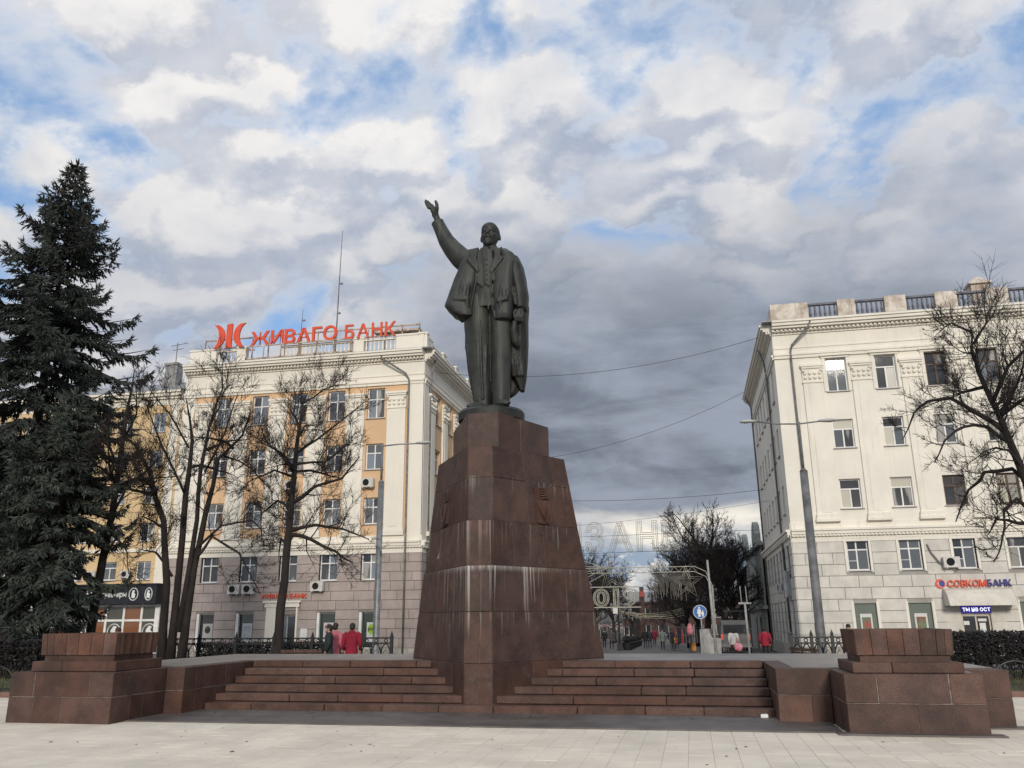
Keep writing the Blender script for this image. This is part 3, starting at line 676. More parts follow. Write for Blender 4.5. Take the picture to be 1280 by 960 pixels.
def rects(style, w, h):
    fw = .075; 
    if style == 'cross': vs, hs = [.0, .5, 1.], [0, .64, 1.]
    elif style == 'tee': return [(fw, w*.5-fw/2, fw, h*.64), (w*.5+fw/2, w-fw, fw, h*.64), (fw, w-fw, h*.64+fw, h-fw)]
    elif style == 'tee_net': return [(fw, w*.46-fw/2, fw, h*.31), (fw, w*.46-fw/2, h*.31+.03, h*.66), (w*.46+fw/2, w-fw, fw, h*.66), (fw, w*.46-fw/2, h*.66+fw, h-fw), (w*.46+fw/2, w-fw, h*.66+fw, h-fw)]
    elif style == 'old': return [(.09, w*.5-.05, .09, h*.62), (w*.5+.05, w-.09, .09, h*.62), (.09, w*.5-.05, h*.62+.09, h-.09), (w*.5+.05, w-.09, h*.62+.09, h-.09)]
    elif style == 'pair': return [(fw, w*.5-fw/2, fw, h-fw), (w*.5+fw/2, w-fw, fw, h-fw)]
    elif style == 'one': return [(fw, w-fw, fw, h-fw)]
    return [(vs[i]*w+fw/(1 if i == 0 else 2), vs[i+1]*w-fw/(1 if i == 1 else 2), hs[k]*h+fw/(1 if k == 0 else 2), hs[k+1]*h-fw/(1 if k == 1 else 2)) for i in (0, 1) for k in (0, 1)]
def window(parent, T, rz, u0, u1, z0, z1, style='cross', frame=WHITEF, glasses=GL, dep=.16, sill=True, far=False, label=None, sillm=None):
    w_, h_ = u1-u0, z1-z0; key = (round(w_, 2), round(h_, 2), style, frame.name)
    if key not in WCACHE:
        rr = rects(style, w_, h_); f = MB(); xs = sorted({0, w_} | {r[i] for r in rr for i in (0, 1)}); zs = sorted({0, h_} | {r[i] for r in rr for i in (2, 3)})
        fr = MB()
        wall_holes(fr, lambda u, n, z: (u, -n, z), 0, w_, 0, h_, rr, .07, 0)
        WCACHE[key] = (fr.mesh('window_frame', frame), rr, {})
    fm, rr, panes = WCACHE[key]
    flip = rz < 0
    ua = u1 if flip else u0
    o = link('window', fm, parent); o.location = T(ua, -dep, z0); o.rotation_euler = (0, 0, rz)
    if label: o['label'] = label
    for i, r in enumerate(rr):
        gm = random.choice(glasses); k = (i, gm.name)
        if k not in panes:
            b = MB(); b.box(r[0], r[1], .035, .05, r[2], r[3]); panes[k] = b.mesh('pane', gm)
        link('pane', panes[k], o)
    if sill:
        if 'sill' not in panes:
            b = MB(); b.box(-.08, w_+.08, -dep-.10, -.01, -.055, -.005); panes['sill'] = b.mesh('sill', SILL if frame is not BROWNF else SILL)
        link('sill', panes['sill'], o)
    return o
def blocks(parent, T, u0, u1, z0, z1, course, length, holes, m, dep=.05, seed=1, joint=.035):
    """rusticated masonry: proud blocks in broken bond, cut round the openings; each block is an object"""
    random.seed(seed); nrow = max(1, round((z1-z0)/course)); ch = (z1-z0)/nrow; out = []
    for r in range(nrow):
        za, zb = z0+r*ch+joint/2, z0+(r+1)*ch-joint/2
        runs = [(u0, u1)]
        for a, b, c, d in holes:
            if c < zb-.06 and d > za+.06:
                runs = [q for s, e in runs for q in ((s, min(e, a)), (max(s, b), e)) if q[1]-q[0] > .06]
        for s, e in runs:
            n = max(1, round((e-s)/length)); cuts = [s]
            off = (length/2 if r % 2 else 0)
            if n > 1 or (e-s) > length*1.2:
                x = s+(length-off if off else length)*random.uniform(.85, 1.1)
                while x < e-.35: cuts.append(x); x += length*random.uniform(.85, 1.15)
            cuts.append(e)
            for a, b in zip(cuts[:-1], cuts[1:]):
                a2, b2 = a+(joint/2 if a > s else 0), b-(joint/2 if b < e else 0)
                p0, p1 = T(a2, -.02, za), T(b2, dep+random.uniform(-.004, .004), zb)
                out.append(piece('stone_block', min(p0[0], p1[0]), max(p0[0], p1[0]), min(p0[1], p1[1]), max(p0[1], p1[1]), za, zb, m, parent))
    return out
def outline_mesh(ch, m, h, r, offs):
    bm = bmesh.new()
    for of in offs:
        cu = bpy.data.curves.new('letter', 'FONT'); cu.body = ch; cu.size = h/.727; cu.offset = of*h; cu.resolution_u = 3; cu.fill_mode = 'NONE'; cu.bevel_depth = r; cu.bevel_resolution = 0
        o = bpy.data.objects.new('letter', cu); COL.objects.link(o); bpy.context.view_layer.update()
        me = bpy.data.meshes.new_from_object(o.evaluated_get(bpy.context.evaluated_depsgraph_get())); bm.from_mesh(me)
        bpy.data.objects.remove(o); bpy.data.curves.remove(cu); bpy.data.meshes.remove(me)
    me = bpy.data.meshes.new('letter'); bm.to_mesh(me); bm.free(); me.materials.append(m); return me
def letter_mesh(ch, m, h, bold=.0, depth=.08, outline=0, wid=1.0, slant=0):
    cu = bpy.data.curves.new('letter', 'FONT'); cu.body = ch; cu.size = h/.727; cu.offset = bold*h; cu.extrude = depth/2; cu.shear = slant
    cu.resolution_u = 3
    if outline: cu.fill_mode = 'NONE'; cu.extrude = 0; cu.bevel_depth = outline; cu.bevel_resolution = 0; cu.resolution_u = 3
    o = bpy.data.objects.new('letter', cu); COL.objects.link(o); bpy.context.view_layer.update()
    me = bpy.data.meshes.new_from_object(o.evaluated_get(bpy.context.evaluated_depsgraph_get()))
    bpy.data.objects.remove(o); bpy.data.curves.remove(cu)
    me.materials.clear(); me.materials.append(m)
    for v in me.vertices: v.co.x *= wid
    return me
LET = {}
def lettering(parent, text, org, ux, up, h, m, bold=.02, depth=.06, gap=.12, span=None, outline=0, mats=None, loc=True, base_off=None, slant=0):
    """text set letter by letter, each an object; ux/up are the line's direction and the way up"""
    ux, up = Vector(ux).normalized(), Vector(up).normalized(); nn = ux.cross(up)
    items = []; x = 0
    for i, ch in enumerate(text):
        if ch == ' ': x += h*.34; continue
        mm = mats[i] if mats else m; key = (ch, mm.name, round(h, 3), bold, outline, round(depth, 3))
        if key not in LET: LET[key] = outline_mesh(ch, mm, h, outline, bold) if outline else letter_mesh(ch, mm, h, bold, depth, 0, 1, slant)
        me = LET[key]; xs = [v.co.x for v in me.vertices]; lo, hi = min(xs), max(xs)
        items.append((me, x-lo)); x += hi-lo+h*gap
    total = x-h*gap; k = span/total if span else 1
    R = Matrix((ux, up, nn)).transposed().to_4x4()
    objs = []
    for me, px in items:
        o = link('letter', me, parent)
        p = Vector(org)+ux*px*k
        o.matrix_local = Matrix.Translation(p) @ R @ Matrix.Diagonal((k, 1, 1, 1)); objs.append(o)
    return objs
RED = mat('red_sign_paint', (.74, .085, .032), .4, .08, 2, bump=0)
BLUE = mat('blue_sign_paint', (.035, .035, .22), .4, .08, 2, bump=0)
WHITEP = mat('white_sign_paint', (.75, .75, .73), .5, .06, 2, bump=0)
def cornice(m, T, u0, u1, z0, prof):
    for a, b, n in prof: m.box(u0, u1, -.3, n, z0+a, z0+b, T)
def dentils(parent, T, u0, u1, z0, z1, n0, m, step=.24):
    d = MB(); u = u0
    while u < u1: d.box(u, u+step*.55, n0-.05, n0+.09, z0, z1, T); u += step
    o = d.build('dentil_band', m, parent); o['kind'] = 'stuff'; return o
def downpipe(parent, pts, r=.075):
    b = MB(); b.tube(pts, r*.78, 8); o = b.build('downpipe', PIPE, parent, True); return o
def aircon(parent, T, rz, u, z):
    b = MB(); b.box(u, u+.82, .12, .42, z, z+.56, T); b.box(u+.1, u+.16, .02, .45, z-.06, z, T); b.box(u+.66, u+.72, .02, .45, z-.06, z, T)
    o = b.build('air_conditioner', ACM, parent)
    f = MB(); c_ = (u+.34, z+.29)
    for rr in (.20, .14, .08): f.tube([T(c_[0]+rr*cos(2*pi*k/14), .435, c_[1]+rr*sin(2*pi*k/14)) for k in range(15)], .012, 4)
    fan = f.build('fan_guard', IRON, o)
    d = MB(); d.prism([(c_[0]+.21*cos(2*pi*k/16), c_[1]+.21*sin(2*pi*k/16)) for k in range(16)], .40, .427, T); d.build('fan_opening', DARKI, o)
def capital(m, T, u0, u1, z0, z1, n):
    h = z1-z0; w_ = u1-u0
    m.box(u0-.02, u1+.02, -.02, n-.01, z0+.01, z1-.01, T)
    m.box(u0-.10, u1+.10, 0, n+.12, z1-.12*h, z1, T); m.box(u0-.05, u1+.05, 0, n+.07, z1-.22*h, z1-.12*h-.003, T)
    m.box(u0-.04, u1+.04, 0, n+.05, z0, z0+.08*h, T)
    for k in range(4):
        uc = u0+w_*(k+.5)/4
        for zz, rr in ((z0+.28*h, .10), (z0+.52*h, .11)):
            m.ball(T(uc+(.0 if zz < z0+.4*h else w_*.0), n+.03, zz), (.09*w_/1.2+.02, .06+.02, .10*h), 6, 4)
    for s in (u0+.06, u1-.06): m.ball(T(s, n+.06, z0+.66*h), .10, 7, 5)
def pilaster(bld, T, u0, u1, z0, zc0, zc1, trimm, n=.12):
    pil = MB()
    pil.box(u0-.08, u1+.08, -.02, n+.08, z0, z0+.28, T); pil.box(u0-.04, u1+.04, -.02, n+.04, z0+.28, z0+.42, T)
    pil.box(u0, u1, -.02, n, z0+.42, zc0, T); pil.box(u0+.28*(u1-u0), u1-.28*(u1-u0), n-.02, n+.025, z0+.55, zc0-.15, T); o = pil.build('pilaster', trimm, bld)
    cap = MB(); capital(cap, T, u0, u1, zc0, zc1, n); cap.build('capital', trimm, o)
ROWS = [(14.29, 16.30), (10.92, 12.60), (7.45, 9.12), (4.03, 5.68)]
ZB0, ZB1 = 5.62, 6.72              # belt course
def facade(bld, T, rz, u0, u1, cols, wallm, trimm, blockm, jointm, ground, pil_u, style, seed, zlow, frames=None, glasses=GL, gmax=2.15, hood=False, maxblocks=True, lowholes=None, rows=ROWS, course=.56, dent=True):
    random.seed(seed)
    up = [(a, b, z0, z1) for a, b in cols for z0, z1 in rows[:3]]; lo = [(a, b, *rows[3]) for a, b in cols]
    gr = list(ground)
    m = MB(); wall_holes(m, T, u0, u1, ZB1, 16.55, up, .30); m.build('upper_wall', wallm, bld)
    m = MB(); wall_holes(m, T, u0, u1, zlow, ZB0, lo+gr, .30); m.build('lower_wall', jointm, bld)
    fr = MB(); fr.box(u0, u1, -.3, .02, 16.55, 18.0, T)
    cornice(fr, T, u0, u1, 16.45, ((0, .18, .10), (.18, .30, .16), (.62, .70, .06)))
    fr.build('frieze', trimm, bld)
    cn = MB(); cornice(cn, T, u0-.0, u1+.0, 17.95, ((0, .14, .10), (.14, .30, .24), (.30, .44, .50), (.44, .62, .62), (.62, .74, .70))); cn.build('cornice', trimm, bld)
    if dent: dentils(bld, T, u0, u1, 18.1, 18.24, .26, trimm)
    bc = MB(); cornice(bc, T, u0, u1, ZB0, ((0, .30, .06), (.30, .44, .14), (.44, .62, .22), (.62, .74, .30), (.74, 1.10, .05))); bc.build('belt_course', trimm, bld)
    if dent: dentils(bld, T, u0, u1, ZB0+.32, ZB0+.42, .12, trimm, .2)
    for a, b in pil_u: pilaster(bld, T, a, b, ZB1-.02, 14.85, 15.98, trimm)
    for ci, (a, b) in enumerate(cols):
        for ri, (z0, z1) in enumerate(rows):
            st, fm, gs = style, WHITEF, glasses
            if frames and (ci, ri) in frames: st, fm, gs = frames[(ci, ri)]
            window(bld, T, rz, a, b, z0, z1, st, fm, gs)
            if hood and ri == 0:
                h = MB(); h.box(a-.22, b+.22, -.01, .10, z1+.02, z1+.14, T); h.box(a-.30, b+.30, -.01, .20, z1+.143, z1+.24, T); h.box(a-.20, a-.02, -.01, .06, z0, z1+.02, T); h.box(b+.02, b+.20, -.01, .06, z0, z1+.02, T); h.build('window_hood', trimm, bld)
            if hood and ri == 3:
                h = MB(); h.box(a-.14, a-.01, -.01, .075, z0-.1, z1+.1, T); h.box(b+.01, b+.14, -.01, .075, z0-.1, z1+.1, T); h.box(a-.14, b+.14, -.01, .08, z1+.1, z1+.22, T); h.build('window_surround', trimm, bld)
    if blockm: blocks(bld, T, u0, u1, zlow+.75, ZB0, course, 1.35, [(a-.02-(.14 if hood else 0), b+.02+(.14 if hood else 0), c-.06, d+(.22 if hood else .02)) for a, b, c, d in lo]+[(a-.03, b+.03, c, d) for a, b, c, d in gr], blockm, .05, seed)
    pb = MB(); 
    for a, b in _gaps(u0, u1, [(q[0]-.02, q[1]+.02) for q in gr if q[2] < zlow+.7]): pb.box(a, b, -.02, .12, zlow, zlow+.74, T)
    pb.build('plinth', PLINTH, bld)
def _gaps(u0, u1, cuts):
    out = [(u0, u1)]
    for a, b in cuts: out = [q for s, e in out for q in ((s, min(e, a)), (max(s, b), e)) if q[1]-q[0] > .02]
    return out
def balusters(bld, T, u0, u1, z0, z1, n, m, name='baluster_row', step=.27, iron=False):
    b = MB(); k = max(2, int((u1-u0)/step))
    b.box(u0, u1, n-.12, n+.12, z1-.12, z1, T); b.box(u0, u1, n-.12, n+.12, z0, z0+.10, T)
    for i in range(k):
        u = u0+(i+.5)*(u1-u0)/k
        if iron: b.box(u-.035, u+.035, n-.03, n+.03, z0+.1, z1-.12, T)
        else:
            h = z1-z0-.22; rings = []
            for f, r_ in ((0, .055), (.15, .045), (.38, .085), (.62, .05), (.85, .045), (1, .06)):
                rings.append([T(u+r_*cos(2*pi*q/6), n+r_*sin(2*pi*q/6), z0+.10+h*f) for q in range(6)])
            b.loft(rings, False)
    o = b.build(name, m, bld); o['kind'] = 'stuff'; return o
def shell(bld, x0, x1, y0, y1, z0, z1, m, name='core'):
    b = MB(); b.box(x0, x1, y0, y1, z0, z1); return b.build(name, m, bld)

# ------------------------------------------------------------------ the bank building on the left
LB = thing('bank_building', 'five storey orange and cream building with red letters along its roof', 'building', (0, 0, 0))
LX0, LX1, LY0, LY1, ZL = -33.35, -16.10, 50.0, 76.0, -.75
Tf = Tfront(LY0); Tr = Tright(LX1)
ccols = [(-19.97, -18.77), (-22.73, -21.53), (-25.47, -24.27), (-28.2, -27.0), (-30.94, -29.74)]
gho = [(a, b, -.05, 2.12) for a, b in (ccols[0], ccols[1], ccols[3], ccols[4])]+[(-25.42, -24.10, -.45, 2.0)]
pil = [(-18.55, -17.30), (-21.38, -20.12), (-24.12, -22.88), (-26.86, -25.62), (-29.6, -28.34), (-32.35, -31.1)]
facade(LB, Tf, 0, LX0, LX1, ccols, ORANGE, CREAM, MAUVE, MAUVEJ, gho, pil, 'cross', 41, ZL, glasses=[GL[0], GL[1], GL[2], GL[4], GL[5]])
for a, b in ((-17.16, LX1+.02), (LX0, -32.5)): m = MB(); m.box(a, b, -.02, .05, ZB1, 16.5, Tf); m.build('corner_wall', CREAM, LB)
sc_ = [(52.6+2.9*k, 53.8+2.9*k) for k in range(8)]
facade(LB, Tr, pi/2, LY0+.02, LY1, sc_, ORANGE, CREAM, MAUVE, MAUVEJ, [(a, b, .2, 2.1) for a, b in sc_], [(51.0, 52.2)]+[(54.1+2.9*k, 55.3+2.9*k) for k in range(7)], 'cross', 42, ZL)
m = MB(); m.box(LY0-.05, 50.85, -.02, .05, ZB1, 16.5, Tr); m.build('corner_wall', CREAM, LB)
shell(LB, LX0, LX1-.32, LY0+.32, LY1, ZL, 18.6, DARKI)
shell(LB, LX0-.02, LX0+.3, LY0+.1, LY1, ZL, 18.6, CREAM, 'end_wall')
m = MB(); m.box(LX0-.3, LX1+.55, LY0-.55, LY1, 18.69, 18.76); m.build('roof', ROOFM, LB)
# parapet: solid lengths, baluster panels and the steel frame that carries the roof sign
for a, b in ((LX0, -31.35), (-29.75, -29.05), (-21.15, -20.45), (-18.15, LX1+.1)): pp = MB(); pp.box(a, b, -.45, -.10, 18.76, 19.86, Tf); pp.box(a-.05, b+.05, -.5, -.05, 19.863, 19.98, Tf); pp.build('parapet_pier', CREAM, LB)
for a, b in ((50.0, 52.0), (54.6, 55.4), (58, 58.8), (61.4, 62.2), (64.8, 65.6), (68.2, 76)): pp = MB(); pp.box(a, b, -.45, -.10, 18.763, 19.86, Tr); pp.box(a-.05, b+.05, -.5, -.05, 19.866, 19.985, Tr); pp.build('parapet_pier', CREAM, LB)
for a, b in ((-31.35, -29.75), (-20.45, -18.15), (-26.5, -21.15)): balusters(LB, Tf, a, b, 18.77, 19.84, -.28, CREAM)
for a, b in ((52.0, 54.6), (55.4, 58), (58.8, 61.4), (62.2, 64.8), (65.6, 68.2)): balusters(LB, Tr, a, b, 18.77, 19.84, -.28, CREAM)
fr = MB()
for z in (18.95, 19.85): fr.box(-29.0, -21.2, .02, .10, z, z+.09, Tf)
for k in range(7): fr.box(-29.0+k*1.285, -28.93+k*1.285, .02, .10, 18.76, 19.85, Tf)
for z in (20.35, 21.0): fr.box(-33.0, -16.9, -1.35, -1.25, z, z+.08, Tf)
for k in range(14): fr.box(-33.0+k*1.235, -32.94+k*1.235, -1.3, -1.2, 18.76, 21.1, Tf)
fr.box(-33.0, -29.5, -2.0, -1.9, 20.3, 20.42, Tf); fr.box(-20.2, -16.9, -2.0, -1.2, 20.62, 20.75, Tf)
fr.build('sign_frame', STEELW, LB)
# the emblem: two outward bows and a bar
def bow(cx_, s):
    pts = []; n = 10
    outer = [(cx_-s*.92+s*1.05*cos(a), .86*sin(a)*1.0) for a in [radians(-66+132*k/n) for k in range(n+1)]]
    inner = [(cx_-s*1.18+s*.72*cos(a), .80*sin(a)) for a in [radians(66-132*k/n) for k in range(n+1)]]
    return outer+inner
em = []
for s, cx_ in ((1, -31.02), (-1, -29.62)):
    o = MB(); n = 9
    oa = [(cx_-s*.55+s*.93*cos(a), .95*sin(a)) for a in [radians(-62+124*q/n) for q in range(n+1)]]; ia = [(cx_-s*.78+s*.70*cos(a), .95*sin(a)*1.0) for a in [radians(-66+132*q/n) for q in range(n+1)]]
    for q in range(n): o.prism([(x, 20.77+z) for x, z in (oa[q], oa[q+1], ia[q+1], ia[q])], .05, .17, lambda x, y, z: Tf(x, y, z))
    em.append(o)
em2 = MB(); em2.prism([(-30.53, 19.90), (-30.11, 19.90), (-30.11, 21.66), (-30.53, 21.62)], .05, .17, Tf)
sg = em2.build('emblem_bar', RED, LB)
for o in em: o.build('emblem_bow', RED, LB)
lettering(LB, 'ЖИВАГО', (-28.72, 49.95, 19.93), (1, 0, 0), (0, 0, 1), .98, RED, .029, .12, .09, 6.4)
lettering(LB, 'БАНК', (-21.75, 49.95, 19.90), (1, 0, 0), (0, 0, 1), .98, RED, .012, .12, .20, 3.6)
# doorway and its small sign
ds = MB()
ds.box(-26.1, -25.44, -.02, .16, ZL, 2.45, Tf); ds.box(-24.08, -23.98+.0, -.02, .16, ZL, 2.45, Tf); ds.box(-26.2, -23.88, -.02, .20, 2.453, 2.72, Tf); ds.box(-26.3, -23.78, -.02, .28, 2.723, 2.84, Tf)
ds.build('doorway_surround', CREAM, LB)
window(LB, Tf, 0, -25.40, -24.12, -.45, 1.98, 'pair', mat('grey_door_frame', (.35, .36, .36), .5, .1), [GL[0], GL[2]], .14, False, label='glazed entrance door in a cream surround')
lettering(LB, 'ЖИВАГО БАНК', (-26.55, 49.86, 3.0), (1, 0, 0), (0, 0, 1), .27, RED, .022, .05, .12, 3.1)
# shop windows on the ground floor, with posters behind the glass
def poster(parent, T, u0, u1, z0, z1, m, n=-.115):
    b = MB(); b.box(u0, u1, n-.01, n, z0, z1, T); return b.build('poster', m, parent)
def poster_mat(name, bgc, blob, bc, cx_=.5, cz=.62, rad=.3, second=None):
    m = bpy.data.materials.new(name); m.use_nodes = True; t = NT(m.node_tree); m.node_tree.nodes.clear()
    bs = t.n('ShaderNodeBsdfPrincipled'); o = t.n('ShaderNodeOutputMaterial'); t.nt.links.new(bs.outputs[0], o.inputs[0])
    gq = t.n('ShaderNodeTexCoord').outputs['Generated']; s = t.n('ShaderNodeSeparateXYZ'); t.put(s.inputs[0], gq)
    if blob == 'disc':
        r_ = t.math('SQRT', t.math('ADD', t.math('POWER', t.math('SUBTRACT', s.outputs[0], cx_), 2), t.math('POWER', t.math('MULTIPLY', t.math('SUBTRACT', s.outputs[2], cz), 1.5), 2)))
        f = t.ss(r_, rad-.03, rad, 1, 0)
        dc = t.mix(t.ss(t.noise(gq, 4, 3), .5, .56), bc, second or tuple(q*.3 for q in bc))
        c = t.mix(f, bgc, dc)
    else:
        fx = t.math('MULTIPLY', t.math('MULTIPLY', t.ss(s.outputs[0], .12, .14), t.ss(s.outputs[0], .86, .88, 1, 0)), t.math('MULTIPLY', t.ss(s.outputs[2], .15, .17), t.ss(s.outputs[2], .84, .86, 1, 0)))
        pic = t.mix(t.ss(t.noise(gq, 3.1, 4), .42, .55), bc, second)
        c = t.mix(fx, bgc, pic)
    t.put(bs.inputs['Base Color'], c); bs.inputs['Roughness'].default_value = .6; return m
PGREEN = mat('green_window_board', (.115, .145, .115), .5, .10, 1.5, bump=.05)
PM = [poster_mat('lime_poster', (.55, .55, .53), 'disc', (.30, .48, .03), .5, .64, .42), poster_mat('purple_poster', (.52, .5, .5), 'disc', (.14, .015, .05), .5, .68, .42, (.45, .35, .38)),
      poster_mat('white_notice', (.48, .49, .48), 'pic', (.44, .45, .44), second=(.33, .35, .35)), poster_mat('grey_emblem_poster', (.42, .42, .4), 'disc', (.06, .06, .06), .5, .68, .3)]
for i, (a, b) in enumerate((ccols[0], ccols[1], ccols[3], ccols[4])):
    o = window(LB, Tf, 0, a, b, -.05, 2.12, 'one', WHITEF, [glass('shop_glass_%s' % ('a', 'b', 'c', 'd')[i], (.035, .05, .042) if i < 3 else (.03, .028, .03))], .18, True)
    poster(LB, Tf, a+(.48 if i == 0 else .42), b-(.05 if i == 0 else .1), .35 if i < 2 else .3, 1.5, PM[i])
    jb = MB(); jb.box(a-.0, a+.17, -.17, .02, -.02, 2.10, Tf); jb.build('window_reveal', WHITEF, LB)
b = MB(); b.box(-23.75, -23.3, .05, .09, .5, 1.15, Tf); b.build('notice_board', WHITEP, LB)
for u, z in ((-23.1, 3.4), (-28.75, 3.3), (-27.75, 3.3), (-25.3, 9.8), (-20.05, 9.75)): aircon(LB, Tf, 0, u, z)
downpipe(LB, [(-19.0, 49.5, 18.62), (-18.9, 49.5, 18.2), (-17.28, 49.72, 17.1), (-17.1, 49.86, 16.7), (-17.08, 49.86, 6.8), (-17.0, 49.6, 6.4), (-17.08, 49.85, 5.7), (-17.08, 49.85, -.5)], .085)
downpipe(LB, [(-15.6, 51.0, 18.5), (-15.9, 51.0, 17.4), (-15.98, 51.0, 16.4), (-15.98, 51.0, -.5)], .085)
# masts on the roof
for x, zt, r_ in ((-23.55, 29.3, .06), (-26.3, 23.4, .05)):
    b = MB(); b.tube([(x, 52.5, 18.7), (x+.04, 52.5, (18.7+zt)/2), (x+.1, 52.5, zt)], [r_, r_*.8, r_*.35], 6)
    for k in range(3): b.box(x+.06*k, x+.2+.06*k, 52.46, 52.54, 20.5+k*2.2*(zt-19)/10, 20.62+k*2.2*(zt-19)/10)
    b.build('antenna_mast', PIPE, LB)

# ------------------------------------------------------------------ the cream building on the right
RB = thing('cream_office_building', 'cream stucco office building with a stained parapet and a bank under its awning', 'building', (0, 0, 0))
RX0, RX1, RY0, RY1, ZR = 5.80, 38.0, 50.0, 68.0, -.75
Tf2 = Tfront(RY0); Tl = Tleft(RX0)
rc = [(8.66+2.725*k, 9.80+2.725*k) for k in range(10)]
rp = [(7.30+2.725*k, 8.40+2.725*k) for k in range(11)]
rg = [(8.70, 9.85, -.05, 2.27), (11.46, 12.64, -.05, 2.26), (14.0, 15.5, -.45, 2.0), (16.95, 18.1, -.05, 2.26), (19.6, 20.75, -.05, 2.26)]
fr = {(2, 0): ('old', BROWNF, GL), (3, 0): ('old', BROWNF, GL), (2, 2): ('old', BROWNF, GL), (3, 2): ('old', BROWNF, GLR), (0, 0): ('tee', WHITEF, GLR), (0, 1): ('tee', WHITEF, GLR), (1, 1): ('tee', WHITEF, GLR), (0, 2): ('tee', WHITEF, GLR), (1, 2): ('tee', WHITEF, GLR),
      (0, 3): ('tee_net', WHITEF, [GL[0], GL[2]]), (1, 3): ('tee_net', WHITEF, [GL[2]]), (2, 3): ('tee_net', WHITEF, [GL[2], GL[0]])}
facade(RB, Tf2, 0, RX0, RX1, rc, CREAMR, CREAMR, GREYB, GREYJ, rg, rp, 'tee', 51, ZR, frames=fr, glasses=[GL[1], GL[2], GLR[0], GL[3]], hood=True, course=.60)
wl = [(51.6+2.2*k, 52.5+2.2*k) for k in range(7)]
facade(RB, Tl, -pi/2, RY0+.02, RY1, wl, CREAMR, CREAMR, GREYB, GREYJ, [(a, b, .1, 2.1) for a, b in wl], [], 'tee', 52, ZR, glasses=[GL[0], GL[2]], course=.60)
shell(RB, RX0+.32, RX1, RY0+.32, RY1, ZR, 18.6, DARKI)
shell(RB, RX0+.3, RX1+.02, RY1-.02, RY1+.2, ZR, 18.6, CREAMR, 'rear_wall'); shell(RB, RX1-.02, RX1+.2, RY0+.1, RY1, ZR, 18.6, CREAMR, 'end_wall')
m = MB(); m.box(RX0-.55, RX1+.3, RY0-.55, RY1+.1, 18.69, 18.76); m.build('roof', ROOFM, RB)
pcs = [(RX0+.05, 8.05), (9.75, 10.75), (12.4, 13.6), (15.2, 16.4), (17.95, 19.15), (20.7, 21.9), (23.4, 24.6), (26.2, 38)]
for a, b in pcs: pp = MB(); pp.box(a, b, -.5, -.08, 18.763, 19.98, Tf2); pp.build('parapet_pier', STONED, RB)
for a, b in ((50.09, 53), (55, 56), (58, 59), (61, 62), (64, 68)): pp = MB(); pp.box(a, b, -.5, -.09, 18.766, 19.97, Tl); pp.build('parapet_pier', STONED, RB)
for (a0, a1), (b0, b1) in zip(pcs[:-1], pcs[1:]): balusters(RB, Tf2, a1, b0, 18.80, 19.90, -.28, mat('dark_baluster', (.16, .16, .18), .7, .3, 4), step=.25)
for a, b in ((53, 55), (56, 58), (59, 61), (62, 64)): balusters(RB, Tl, a, b, 18.80, 19.90, -.28, MATS['dark_baluster'], step=.25)
b = MB(); b.box(17.9, 18.9, 52.0, 52.9, 18.76, 21.0); b.box(17.75, 19.05, 51.85, 53.05, 21.0, 21.12); b.hexa([(17.8, 51.9, 21.12), (19, 51.9, 21.12), (19, 53, 21.12), (17.8, 53, 21.12)], [(18.3, 52.4, 21.6), (18.5, 52.4, 21.6), (18.5, 52.5, 21.6), (18.3, 52.5, 21.6)]); b.build('chimney', STONED, RB)
downpipe(RB, [(8.0, 49.4, 18.6), (7.85, 49.4, 18.2), (6.85, 49.74, 17.2), (6.75, 49.86, 16.8), (6.75, 49.86, 6.9), (6.75, 49.6, 6.4), (6.75, 49.83, 5.6), (6.75, 49.83, -.5)], .08)
downpipe(RB, [(5.25, 54.0, 18.5), (5.6, 54, 17.5), (5.68, 54, 16.4), (5.68, 54, -.6)], .08); downpipe(RB, [(5.2, 66.5, 18.5), (5.6, 66.5, 17.5), (5.68, 66.5, -.6)], .08)
for k in range(11):
    sl_ = MB(); a, b = 7.2+2.725*k, 8.5+2.725*k; sl_.box(a, b, -.02, .30, ZB1, ZB1+.16, Tf2); sl_.box(a+.05, b-.05, -.02, .24, ZB1+.163, ZB1+.42, Tf2); sl_.build('pilaster_base', CREAMR, RB)
# boarded ground windows with framed pictures
PP = [poster_mat('framed_picture_red', (.62, .60, .56), 'pic', (.30, .08, .05), second=(.12, .16, .10)), poster_mat('framed_picture_green', (.62, .60, .56), 'pic', (.13, .20, .10), second=(.22, .08, .06)), poster_mat('framed_picture_grey', (.6, .58, .55), 'pic', (.2, .2, .2), second=(.1, .16, .12))]
for i, (a, b, c_, d) in enumerate([rg[0], rg[1], rg[3], rg[4]]):
    bb = MB(); bb.box(a, b, -.14, -.10, c_, d, Tf2); o = bb.build('window_board', PGREEN, RB)
    pb = MB(); pb.box(a+.27, b-.27, -.10, -.085, .52, 1.72, Tf2); pb.build('picture', PP[min(i, 2)], o)
    jb = MB(); jb.box(b-.001, b+.14, -.02, .07, c_, d+.1, Tf2); jb.box(a-.14, a+.001, -.02, .07, c_, d+.1, Tf2); jb.build('window_surround', CREAMR, RB)
